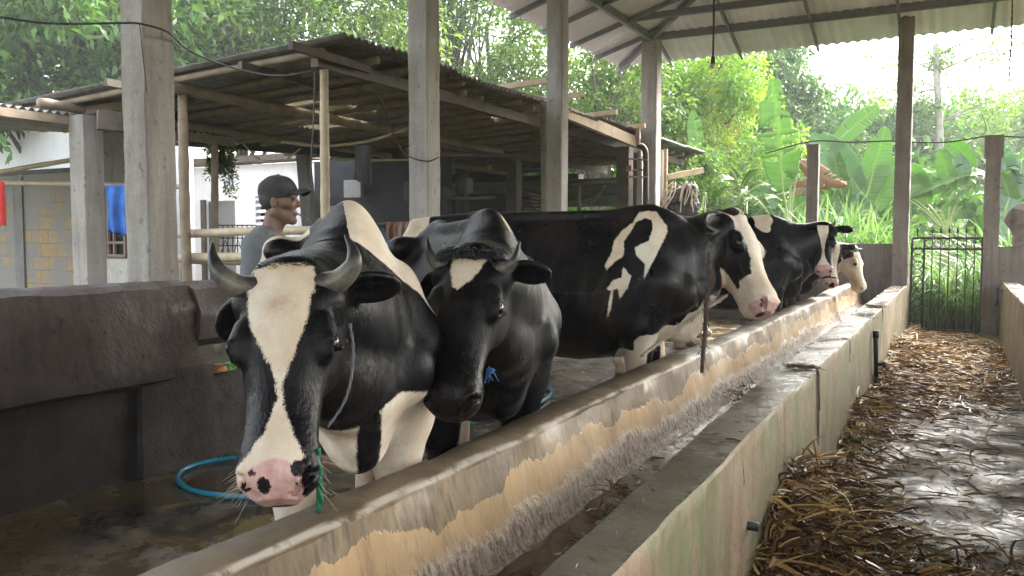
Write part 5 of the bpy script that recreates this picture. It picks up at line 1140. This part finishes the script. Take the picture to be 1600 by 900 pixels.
# ---- tall grass
def blades(n, xr, yr, hr, wd, name, lab, hfun=None):
    x = RNG.uniform(*xr, n); y = RNG.uniform(*yr, n); h_ = RNG.uniform(*hr, n)
    if hfun is not None: h_ = h_ * hfun(x, y)
    ang = RNG.uniform(0, 2 * math.pi, n); lean = RNG.uniform(.3, 1.25, n); S = 8; V = np.zeros((n, S, 2, 3)); dx, dy = np.cos(ang), np.sin(ang)
    for k in range(S):
        t = k / (S - 1); th = lean * t * 1.9; r = h_ * lean * .62 * t ** 1.9; zz = h_ * (t - .42 * lean * t ** 3.2)
        w_ = wd * (1 - t ** 2.2) * RNG.uniform(.9, 1.1, n) + .001; cx, cy = x + dx * r, y + dy * r
        V[:, k, 0] = np.stack([cx - dy * w_, cy + dx * w_, zz], 1); V[:, k, 1] = np.stack([cx + dy * w_, cy - dx * w_, zz + .3 * w_], 1)
    b = (np.arange(n) * S * 2)[:, None, None]; kk = (np.arange(S - 1) * 2)[None, :, None]; F = (b + kk + np.array([0, 1, 3, 2])[None, None, :]).reshape(-1, 4)
    lv = np.repeat(RNG.random(n) * .7, S * 2) + np.tile(np.repeat(np.linspace(0, .3, S), 2), n)
    return tag(mesh_obj(name, V.reshape(-1, 3), F, L_GRASS, None, True, dict(lv=lv)), lab, 'grass', kind='stuff')
blades(9500, (-6.5, 4.5), (14.9, 18.4), (1.8, 3.3), .024, 'tall_grass', 'tall arching fodder grass growing behind the end wall and gate', lambda x, y: np.clip(.66 + .28 * np.sin(x * 1.3 + 1) * np.sin(y) - .22 * (np.abs(x + .1) < .55), .35, 1))
blades(2500, (-5, 4.5), (14.4, 15.2), (.6, 1.4), .012, 'short_grass', 'shorter grass at the foot of the end wall and gate')
blades(3000, (-16, -6), (19, 24), (1.0, 2.2), .016, 'rough_grass', 'rough grass beyond the shed')
# vines over the white building
mb_c = []
for k in range(9):
    a = P(326 + k * 4.5, 228 + random.uniform(-4, 4), 12.1); L_ = random.uniform(.15, .75)
    for t in np.linspace(0, 1, 8): mb_c.append(a + [random.uniform(-.04, .04), 0, -t * L_])
V, F, pos = leaves(np.array(mb_c), .07, 1400, .065); tag(mesh_obj('hanging_vine', V, F, L_BRIGHT, None, False, dict(lv=np.repeat(RNG.random(len(F)), 4))), 'green vine trailing down before the white building', 'vine')
# ------------------------------------------------------------------ the man
mp = P(425, 320, 4.62); myaw = math.atan2(.42, .90)
man = empty('person', (mp[0], mp[1], STALL), myaw, label='man in a dark cap and grey shirt smoking in profile behind the first cow', cat='person')
m, nt, b = new_mat('skin'); g = NG(nt, b); g.col(g.mix(g.ramp(g.noise(14, 5, .6), [(.35, 0), (.7, 1)]), (.20, .115, .080), (.13, .072, .050))); g.rough(.5); g.bump(g.noise(90, 4, .6), .25, .002)
b.inputs['Subsurface Weight'].default_value = .08; b.inputs['Subsurface Radius'].default_value = (.01, .004, .002); M_SKIN = m
M_SHIRT = plain('grey_shirt', (.16, .175, .19), .9, .25, 5, bscale=300, bump=.3); M_CAP = plain('dark_cap', (.05, .05, .055), .85, .5, 14, bscale=250, bump=.4); M_TROU = plain('dark_trousers', (.06, .055, .05), .9); M_BOOT = plain('rubber_boot', (.02, .02, .02), .3)
hx_, hz_ = .045, 1.505                                    # head centre
pr = []
E_ = lambda c, r, k=.02, op=1, rot=None: pr.append(ellipsoid(c, r, k, op, None, rot)); C_ = lambda a, b_, r1, r2, k=.02, op=1: pr.append(capsule(a, b_, r1, r2, k, op))
E_((hx_ - .005, 0, hz_ + .025), (.098, .076, .092), .02); E_((hx_ + .030, 0, hz_ - .035), (.060, .056, .072), .03); E_((hx_ + .055, .056, hz_ - .058), (.030, .014, .022), .02, -1); E_((hx_ + .055, -.056, hz_ - .058), (.030, .014, .022), .02, -1); C_((hx_ + .03, .056, hz_ - .02), (hx_ + .068, .040, hz_ - .030), .012, .010, .015); C_((hx_ + .03, -.056, hz_ - .02), (hx_ + .068, -.040, hz_ - .030), .012, .010, .015)
C_((hx_ - .01, .038, hz_ - .060), (hx_ + .065, .012, hz_ - .105), .030, .020, .025); C_((hx_ - .01, -.038, hz_ - .060), (hx_ + .065, -.012, hz_ - .105), .030, .020, .025)
E_((hx_ + .072, 0, hz_ - .108), (.020, .022, .018), .015)                       # chin
C_((hx_ + .078, .020, hz_ + .024), (hx_ + .078, -.020, hz_ + .024), .012, .012, .02)      # brow
C_((hx_ + .086, 0, hz_ + .012), (hx_ + .108, 0, hz_ - .022), .008, .012, .010); E_((hx_ + .098, 0, hz_ - .027), (.014, .018, .010), .008)   # nose
for sy in (-1, 1):
    C_((hx_ + .045, sy * .045, hz_ - .015), (hx_ + .07, sy * .032, hz_ - .022), .020, .016, .02)
    E_((hx_ + .078, sy * .031, hz_ + .003), (.010, .015, .008), .010, -1)
    E_((hx_ - .012, sy * .080, hz_ - .014), (.017, .010, .030), .006); E_((hx_ - .008, sy * .092, hz_ - .010), (.010, .007, .017), .004, -1)
C_((hx_ + .086, .016, hz_ - .062), (hx_ + .086, -.016, hz_ - .062), .0075, .0075, .008); C_((hx_ + .084, .014, hz_ - .075), (hx_ + .084, -.014, hz_ - .075), .008, .008, .008); C_((hx_ + .097, .02, hz_ - .0685), (hx_ + .097, -.02, hz_ - .0685), .002, .002, .003, -1)
C_((hx_ - .035, 0, hz_ - .05), (-.035, 0, 1.28), .039, .046, .02); C_((hx_ + .01, 0, hz_ - .09), (-.01, 0, 1.30), .032, .04, .03)
E_((-.03, 0, 1.14), (.115, .165, .20), .06); E_((-.02, 0, .95), (.10, .145, .14), .06)
for sy in (-1, 1):
    C_((-.035, sy * .06, 1.27), (-.035, sy * .165, 1.25), .045, .055, .04)
    sh_ = (-.03, sy * .185, 1.25); el = (-.03, sy * .235, .97); wr = (.10, sy * .22, .76)
    C_(sh_, el, .052, .040, .03); C_(el, wr, .040, .026, .02)
    E_((.125, sy * .215, .715), (.020, .040, .048), .015)                  # palm
    for j, (dy, ln) in enumerate(((-.030, .062), (-.010, .072), (.010, .068), (.029, .052))):
        a = np.array([.135, sy * .215 + dy, .675]); b1 = a + [.012, 0, -ln * .5]; b2 = b1 + [-.012, 0, -ln * .45]; C_(a, b1, .0095, .0085, .006); C_(b1, b2, .0085, .007, .004)
    a = np.array([.135, sy * .215 - sy * .036, .725]); C_(a, a + [.022, -sy * .014, -.028], .0115, .010, .008); C_(a + [.022, -sy * .014, -.028], a + [.026, -sy * .012, -.055], .010, .008, .004)
    C_((-.02, sy * .085, .88), (.0, sy * .10, .46), .085, .055, .04); C_((.0, sy * .10, .46), (-.03, sy * .105, .10), .055, .036, .02); C_((-.03, sy * .105, .06), (.13, sy * .115, .035), .042, .034, .02)
V, Q, _p = surface(pr, .011, 1, extra=.03); mesh_obj('person_body', V, Q, M_SKIN, man, True)
# shirt
pr = []; E_((-.035, 0, 1.13), (.135, .190, .22), .06); E_((-.025, 0, .93), (.128, .172, .18), .06)
for sy in (-1, 1): C_((-.04, sy * .06, 1.305), (-.04, sy * .175, 1.265), .066, .068, .05); C_((-.03, sy * .19, 1.25), (-.03, sy * .232, 1.02), .074, .066, .03)
pr.append(ellipsoid((.02, 0, 1.405), (.085, .082, .075), .012, -1))
V, Q, _p = surface(pr, .014, 1, extra=.03); V += np.stack([vnoise(V, 9, 2 + i, 2) for i in range(3)], 1) * [.006, .006, .003]; mesh_obj('shirt', V, Q, M_SHIRT, man, True)
pr = []; E_((-.02, 0, .84), (.115, .155, .12), .05)
for sy in (-1, 1): C_((-.02, sy * .085, .84), (.0, sy * .10, .46), .10, .075, .04); C_((.0, sy * .10, .46), (-.03, sy * .105, .22), .075, .070, .02)
V, Q, _p = surface(pr, .016, 1, extra=.03); mesh_obj('trousers', V, Q, M_TROU, man, True)
for sy in (-1, 1):
    pr = []; C_((-.03, sy * .105, .30), (-.03, sy * .105, .08), .062, .052, .02); C_((-.03, sy * .105, .05), (.14, sy * .115, .042), .05, .042, .03); pr.append(capsule((-.2, sy * .1, -.06), (.3, sy * .1, -.06), .06, .06, .01, -1))
    V, Q, _p = surface(pr, .014, 1, extra=.03); mesh_obj('boot', V, Q, M_BOOT, man, True)
# cap and hair
pr = []; E_((hx_ - .012, 0, hz_ + .050), (.110, .088, .088), .01); pr.append(ellipsoid((hx_ - .01, 0, hz_ - .07), (.16, .13, .095), .012, -1)); E_((hx_ - .01, 0, hz_ + .137), (.012, .012, .006), .006)
V, Q, _p = surface(pr, .010, 1, extra=.03); V += np.stack([vnoise(V, 16, 2 + i, 2) for i in range(3)], 1) * .003; capo = mesh_obj('cap', V, Q, M_CAP, man, True)
V = []; nu, nv = 14, 15
for i in range(nu):
    u = i / (nu - 1)
    for j in range(nv):
        v = j / (nv - 1) * 2 - 1; x = hx_ + .055 + .045 * math.sqrt(max(0, 1 - v * v)) * (1 - u * .2) + u * .085 * (1 - .35 * v * v); V.append([x, v * .070 * (1 - .08 * u), hz_ + .052 + .016 * math.sin(u * 2.4) - .028 * v * v - .012 * u * u])
o = mesh_obj('brim', V, grid_faces(nu, nv), M_CAP, None, True); s_ = o.modifiers.new('s', 'SOLIDIFY'); s_.thickness = .006; o.parent = capo
pr = []; E_((hx_ - .022, 0, hz_ + .020), (.096, .082, .088), .01); pr.append(ellipsoid((hx_ + .075, 0, hz_ - .02), (.075, .12, .14), .012, -1)); pr.append(ellipsoid((hx_ - .0, 0, hz_ - .115), (.13, .12, .075), .01, -1)); pr.append(ellipsoid((hx_ - .006, .085, hz_ - .015), (.024, .02, .036), .006, -1)); pr.append(ellipsoid((hx_ - .006, -.085, hz_ - .015), (.024, .02, .036), .006, -1))
V, Q, _p = surface(pr, .009, 1, extra=.03); V += np.stack([vnoise(V, 60, 2 + i, 2) for i in range(3)], 1) * .002; mesh_obj('hair', V, Q, plain('greying_hair', (.035, .033, .033), .6, .6, 60), man, True)
for sy in (-1, 1):
    bm = bmesh.new(); bmesh.ops.create_uvsphere(bm, u_segments=12, v_segments=8, radius=.0115); Vv = np.array([v.co for v in bm.verts]) + [hx_ + .068, sy * .031, hz_ + .003]; Ff = [[v.index for v in f.verts] for f in bm.faces]; bm.free(); mesh_obj('eye', Vv, Ff, plain('man_eye', (.10, .065, .05), .25, bump=0), man, True)
Rm = np.array([[math.cos(myaw), -math.sin(myaw), 0], [math.sin(myaw), math.cos(myaw), 0], [0, 0, 1]]); man.scale = (1.0, .94, 1.03)
mw = lambda p_: Rm @ (np.array(p_, float) * [1.0, .94, 1.03]) + [mp[0], mp[1], STALL]
cg = empty('cigarette', mw((hx_ + .095, 0, hz_ - .068)), label="thin dark cigarette between the man's lips", cat='cigarette')
for nm, a, b_, m_ in (('paper', 0, .062, plain('brown_paper', (.22, .14, .10), .7)), ('ash_tip', .062, .072, plain('ash', (.3, .29, .28), .9))):
    d_ = np.array([.86, 0, -.50]); o = MB().tube([mw(np.array([hx_ + .094, 0, hz_ - .068]) + d_ * a), mw(np.array([hx_ + .094, 0, hz_ - .068]) + d_ * b_)], .0042, 9).build(nm, m_, None, True); to_parent(o, cg)

# ------------------------------------------------------------------ hoses, ropes, wires
M_HOSE = plain('blue_hose', (.025, .27, .42), .28, .15, 5, bump=0)
fz = STALL + .018
q = [PZ(px, py, fz) for px, py in ((470, 772), (400, 776), (340, 773), (296, 764), (277, 748), (288, 733), (318, 723), (360, 716), (410, 712), (470, 708), (560, 694), (640, 680), (700, 668), (760, 655), (820, 640), (850, 626), (862, 612), (850, 603), (826, 600), (780, 604))]
tag(MB().tube(spline(q, 160), .0135, 9).build('garden_hose', M_HOSE, None, True), 'light blue garden hose looping over the wet stall floor', 'hose')
M_GREENR = plain('green_rope', (.015, .16, .085), .5, .4, 60, bump=.4)
def rope(name, pts, r, m, lab, strands=2, tw=40, fray=0):
    q = spline(pts, 60); mb = MB(); L = np.cumsum(np.r_[0, np.linalg.norm(np.diff(q, axis=0), axis=1)])
    for k in range(strands):
        a = L * tw * 2 + k * 2 * math.pi / strands; mb.tube(q + np.stack([np.cos(a), np.sin(a), np.sin(a) * .3], 1) * r * .5, r * .72, 6)
    for k in range(fray):
        i = RNG.integers(0, len(q) - 12); p = q[i:i + 12:3] + RNG.normal(0, r * 1.3, (4, 3)); mb.tube(spline(p, 6), r * .13, 4)
    return tag(mb.build(name, m, None, True), lab, 'rope')
rope('tether_rope', [P(495, 700, 1.80), P(498, 740, 1.80), P(500, 775, 1.82), P(497, 800, 1.84)], .007, M_GREENR, 'green tether rope hanging beside the first cow muzzle')
M_ROPEG = plain('grey_rope', (.10, .105, .12), .7, .4, 60)
rope('halter_rope', [P(547, 505, 1.93), P(552, 545, 1.90), P(549, 590, 1.88), P(537, 630, 1.86), P(512, 668, 1.84)], .0035, M_ROPEG, 'thin grey collar rope round the neck of the first cow', 2, 60)
M_JUTE = plain('frayed_rope', (.40, .33, .25), .9, .4, 40); M_JUTED = plain('dark_fibre_rope', (.10, .06, .042), .85, .5, 30)
rope('tether_rope', [P(1135, 462, 4.95), P(1095, 488, 4.75), P(1050, 520, 4.55), P(1003, 556, 4.38)], .010, M_JUTE, 'pale frayed tether rope stretched from the broadside cow to the trough rim', 3, 25, 50)
rope('hanging_rope', [P(1108, 395, 4.72), P(1108, 420, 4.66), P(1110, 440, 4.62), P(1104, 470, 4.58), P(1102, 510, 4.55), P(1099, 545, 4.52), P(1097, 582, 4.50)], .010, M_JUTED, 'dark twisted fibre rope hanging below the broadside cow ear over the trough', 4, 22, 90)
rope('halter_rope', [P(1258, 380, 8.3), P(1259, 400, 8.25), P(1266, 418, 8.2), P(1274, 428, 8.1)], .006, M_ROPEG, 'thin pale halter rope on the neck of the blazed raised head', 2, 40)
p = P(765, 578, 2.42); mb = MB()
for k in range(14):
    a = p + RNG.normal(0, .005, 3); mb.tube(spline([a, a + RNG.normal(0, .007, 3), a + RNG.normal(0, .010, 3) + [-.008, 0, -.022]], 5), .0016, 4)
tag(mb.build('rope_knot', plain('blue_rope', (.02, .14, .38), .5, .3, 60), None, True), 'small frayed blue rope knot under the jaw of the black cow', 'rope')
M_WIRE = plain('black_wire', (.02, .02, .022), .5, bump=0)
def wire(pts, r, lab, m=M_WIRE, name='cable', cat='cable'): return tag(MB().tube(spline(pts, 48), r, 6).build(name, m, None, True), lab, cat)
wire([P(-60, 25, 4.5), P(0, 27, 4.6), P(80, 37, 4.7), P(185, 36, 4.82), P(218, 37, 4.84), P(262, 50, 4.95), P(290, 75, 5.3), P(330, 95, 5.6), P(400, 115, 6.2), P(450, 118, 6.8), P(500, 107, 7.3)], .0065, 'black cable looping from the upper left past the near column to the shed post')
wire([P(218, 37, 4.83), P(230, 150, 5.0)], .003, 'thin wire running down the face of the near column', name='thin_wire')
wire([P(492, 110, 7.2), P(490, 180, 7.2), P(486, 260, 7.1), P(484, 330, 7.0), P(488, 352, 6.9)], .006, 'black cable dangling before the bamboo post')
wire([P(525, 122, 8.2), P(560, 140, 8.4), P(592, 152, 8.6), P(610, 200, 8.8), P(628, 235, 7.9), P(645, 247, 7.25), P(668, 252, 7.2), P(686, 246, 7.3)], .007, 'black cable sagging across the shed and round the second column')
wire([P(440, 222, 9.5), P(500, 228, 9.5), P(570, 222, 9.2), P(640, 200, 9.0)], .018, 'bowed bamboo lath hanging under the shed rafters', M_BAMBOO, 'bamboo_lath', 'lath')
wire([P(380, 225, 11), P(408, 250, 11), P(440, 252, 11), P(470, 232, 11)], .010, 'pale looping cable under the shed beam above the man', M_BAMBOO2)
wire([PY(1195, 240, 14.1), PY(1268, 221, 14.1), PY(1330, 222, 14.0), PY(1397, 220, 13.9), PY(1421, 222, 13.9), PY(1480, 222, 14.), PY(1540, 213, 14.0), PY(1567, 213, 14.), PY(1640, 216, 14.)], .012, 'slack black wire strung across the tops of the gate posts')
wire([PY(1512, 225, 16), PY(1540, 205, 15.5), PY(1535, 180, 15)], .006, 'loose wire end curling above the gate post')
lp = empty('hanging_bulb', P(1113, 100, 9.0), label='unlit bulb in a dark holder hanging from the barn roof', cat='lamp')
o = MB().tube([P(1116, -60, 9.0), P(1115, 50, 9.0), P(1114, 92, 9.0)], .011, 7).build('cord', M_WIRE, None, True); to_parent(o, lp)
o = MB().tube([P(1114, 88, 9.0), P(1114, 97, 9.0), P(1113, 101, 9.0)], [.018, .026, .024], 10).build('bulb_holder', M_RUBBER, None, True); to_parent(o, lp)
c0 = P(1113, 103, 9.0); bm = bmesh.new(); bmesh.ops.create_uvsphere(bm, u_segments=14, v_segments=10, radius=.028); Vv = np.array([v.co for v in bm.verts]) * [1, 1, 1.15] + c0; Ff = [[v.index for v in f.verts] for f in bm.faces]; bm.free(); o = mesh_obj('bulb', Vv, Ff, plain('milky_glass', (.50, .38, .28), .2, bump=0), None, True); to_parent(o, lp)
rope('cord', [P(1582, -20, 7), P(1581, 45, 7), P(1580, 70, 7), P(1578, 95, 7), P(1577, 128, 7)], .006, M_JUTED, 'frayed dark cord dangling from the roof at the right', 2, 30, 10)

# ------------------------------------------------------------------ straw, silage and scraps
m, nt, b = new_mat('straw'); g = NG(nt, b); f = g.attr('lv').outputs['Fac']
g.col(g.ramp(f, [(.0, (.022, .012, .008)), (.25, (.075, .038, .018)), (.50, (.19, .105, .038)), (.72, (.42, .26, .09)), (.90, (.60, .46, .24)), (.97, (.16, .19, .04))])); g.rough(g.ramp(f, [(.2, .35), (.5, .75)])); b.inputs['Specular IOR Level'].default_value = .3; M_STRAW = m
def heap(x, y):
    h_ = .34 * np.exp(-((x + .62) / .28) ** 2 - ((y - 3.9) / .75) ** 2) + .17 * np.exp(-((x + .15) / .5) ** 2 - ((y - 3.45) / .42) ** 2) + .10 * np.exp(-((x - .45) / .35) ** 2 - ((y - 3.55) / .5) ** 2)
    h_ += .22 * np.exp(-((x + .60) / .20) ** 2 - ((y - 6.6) / .7) ** 2) + .20 * np.exp(-((x + .52) / .24) ** 2 - ((y - 8.6) / .7) ** 2) + .22 * np.exp(-((x + .45) / .26) ** 2 - ((y - 10.6) / .9) ** 2)
    h_ += .05 * np.clip((y - 8.5) / 2, 0, 1) + .10 * np.exp(-((x + .62) / .12) ** 2) * (y > 2.2) + .12 * np.exp(-((x + .6) / .4) ** 2 - ((y - 2.6) / .5) ** 2)
    return h_
def strips(n, pos, zfun, ln, wd, lvf, flat=.25, align=None, arch=.5):
    L = RNG.uniform(*ln, n); w_ = RNG.uniform(*wd, n); a = RNG.uniform(0, 2 * math.pi, n) if align is None else RNG.normal(align[0], align[1], n); pit = RNG.normal(0, flat, n); cur = RNG.normal(0, .8, n); S = 6; V = np.zeros((n, S, 2, 3)); p = pos.copy()
    tw = RNG.uniform(-1.2, 1.2, n); roll = RNG.uniform(-.9, .9, n)
    for k in range(S):
        t = k / (S - 1); aa = a + cur * (t - .5); nx, ny = -np.sin(aa), np.cos(aa); ro = roll + tw * t; wk = w_ * (1 - .75 * abs(t - .45))
        zz = p[:, 2] + np.sin(math.pi * t) * L * .10 * arch * (1 + pit)
        V[:, k, 0] = np.stack([p[:, 0] - nx * wk * np.cos(ro), p[:, 1] - ny * wk * np.cos(ro), zz - wk * np.sin(ro)], 1); V[:, k, 1] = np.stack([p[:, 0] + nx * wk * np.cos(ro), p[:, 1] + ny * wk * np.cos(ro), zz + wk * np.sin(ro)], 1)
        p[:, 0] += np.cos(aa) * L / S; p[:, 1] += np.sin(aa) * L / S; p[:, 2] += np.sin(pit) * L / S
        if zfun is not None: p[:, 2] = np.maximum(p[:, 2], zfun(p[:, 0], p[:, 1]) * .9 + .006); p[:, 0] = np.clip(p[:, 0], -.635, .555)
    b = (np.arange(n) * S * 2)[:, None, None]; kk = (np.arange(S - 1) * 2)[None, :, None]; F = (b + kk + np.array([0, 1, 3, 2])[None, None, :]).reshape(-1, 4)
    return V.reshape(-1, 3), F, np.repeat(lvf(n), S * 2)
def join(parts):
    Vs, Fs, Ls, o_ = [], [], [], 0
    for V, F, L in parts: Vs.append(V); Fs.append(F + o_); Ls.append(L); o_ += len(V)
    return np.concatenate(Vs), np.concatenate(Fs), np.concatenate(Ls)
def scatter(n, yr, wfun):
    X = RNG.uniform(-.63, .54, n * 6); Y = RNG.uniform(*yr, n * 6); k = RNG.random(n * 6) < wfun(X, Y); X, Y = X[k][:n], Y[k][:n]; return X, Y
parts = []
X, Y = scatter(8000, (2.0, 5.2), lambda x, y: np.clip(heap(x, y) * 5, 0, 1)); parts.append(strips(len(X), np.stack([X, Y, heap(X, Y) * RNG.uniform(.3, 1.05, len(X)) + .008], 1), heap, (.05, .26), (.0018, .0095), lambda n: np.clip(RNG.beta(1.6, 2.2, n), 0, .93), .3))
X, Y = scatter(110, (2.6, 4.6), lambda x, y: np.clip(heap(x, y) * 5, 0, 1)); parts.append(strips(len(X), np.stack([X, Y, heap(X, Y) + .02], 1), heap, (.25, .5), (.003, .0065), lambda n: RNG.uniform(.45, .9, n), .2, (0.0, .9)))
X, Y = scatter(12500, (5.0, 13.9), lambda x, y: np.clip(heap(x, y) * 6 + .05 + .5 * np.clip((y - 7.5) / 2, 0, 1), 0, 1)); parts.append(strips(len(X), np.stack([X, Y, heap(X, Y) * RNG.uniform(.5, 1.05, len(X)) + .008], 1), heap, (.07, .32), (.002, .009), lambda n: np.clip(RNG.beta(2.4, 2.0, n), 0, 1), .15, None, .4))
X, Y = scatter(320, (4.0, 9), lambda x, y: x * 0 + .5); parts.append(strips(len(X), np.stack([X, Y, X * 0 + .010], 1), None, (.05, .24), (.002, .005), lambda n: RNG.uniform(.3, .95, n), .02, None, .2))
# dark matted core of the heaps
gx, gy = np.linspace(-.645, .56, 40), np.linspace(1.6, 14.2, 260); Vc = np.array([[x, y, 0] for x in gx for y in gy]); Vc[:, 2] = heap(Vc[:, 0], Vc[:, 1]) * .80 + vnoise(Vc, 9, 4) * .02 - .018
parts.append((Vc, grid_faces(40, 260), np.full(len(Vc), .22) + .1 * vnoise(Vc, 22, 2)))
V, F, L_ = join(parts); tag(mesh_obj('straw', V, F, M_STRAW, None, False, dict(lv=L_)), 'wet brown and golden straw heaped along the aisle floor', 'straw', kind='stuff')
# long stalks leaning on the wall
for i_, (pa, pb, lab) in enumerate((((1268, 815), (1272, 690), 'upright dry stalk leaning on the aisle wall above the near straw heap'), ((1262, 700), (1305, 770), 'dry stalk slanting across the near straw heap'), ((1272, 760), (1340, 815), 'broken golden stalk lying on the near straw heap'))):
    a, c_ = PX(*pa, -.60), PX(*pb, -.55); q_ = spline([a, (a + c_) / 2 + [.03, 0, .01], c_], 10); mb = MB().tube(q_, np.linspace(.008, .005, len(q_)), 6); tag(mb.build('dry_stalk', plain('dry_stalk', (.38, .24, .10), .6), None, True), lab, 'stalk')
# scraps of fodder in the trough and on its walls
parts = []
n = 900; X = RNG.uniform(-1.2, -.88, n); Y = RNG.uniform(1.5, 13.5, n) ; zz = np.full(n, .478); parts.append(strips(n, np.stack([X, Y, zz], 1), None, (.02, .09), (.002, .005), lambda n: RNG.uniform(.1, .5, n), .03, None, .3))
for (cx, cy, n_, s_) in ((-1.16, 5.3, 130, .10), (-1.12, 3.0, 50, .05), (-1.1, 8.0, 80, .2), (-1.1, 10.5, 120, .3)):
    X = RNG.normal(cx, .04, n_); Y = RNG.normal(cy, s_, n_); parts.append(strips(n_, np.stack([X, Y, RNG.uniform(.48, .53, n_)], 1), None, (.04, .13), (.002, .005), lambda n: RNG.uniform(.1, .55, n), .3, None, .6))
n = 260; X = RNG.uniform(-.84, -.68, n); Y = RNG.uniform(1.5, 13.5, n); parts.append(strips(n, np.stack([X, Y, np.full(n, .787)], 1), None, (.01, .07), (.001, .003), lambda n: RNG.uniform(.1, .5, n), .02, None, .2))
for (cy, n_) in ((4.7, 60), (9.2, 60), (8.1, 30)):
    X = RNG.uniform(-.84, -.70, n_); Y = RNG.normal(cy, .05, n_); parts.append(strips(n_, np.stack([X, Y, RNG.uniform(.785, .80, n_)], 1), None, (.05, .16), (.002, .004), lambda n: RNG.uniform(.2, .55, n), .1, (0, .4), .3))
V, F, L_ = join(parts); tag(mesh_obj('fodder_scraps', V, F, M_STRAW, None, False, dict(lv=L_)), 'dark wet scraps of fodder in the trough and on its wall top', 'fodder', kind='stuff')
# strands drooping over the aisle wall
mb = MB()
for (yy, n_, dz) in ((4.72, 14, .42), (9.1, 4, .15), (2.9, 3, .2), (6.2, 3, .15)):
    for k in range(n_):
        y_ = yy + random.gauss(0, .012); d_ = random.uniform(.3, 1) * dz; mb.tube(spline([(-.70, y_, .79), (-.648, y_, .787), (-.640, y_ + random.uniform(-.01, .01), .77 - d_ * .3), (-.638, y_ + random.uniform(-.03, .03), .775 - d_)], 8), random.uniform(.0012, .003), 4)
tag(mb.build('drooping_strands', M_JUTED, None, True), 'brown fibre strands drooping over the edge of the aisle wall', 'strands', kind='stuff')
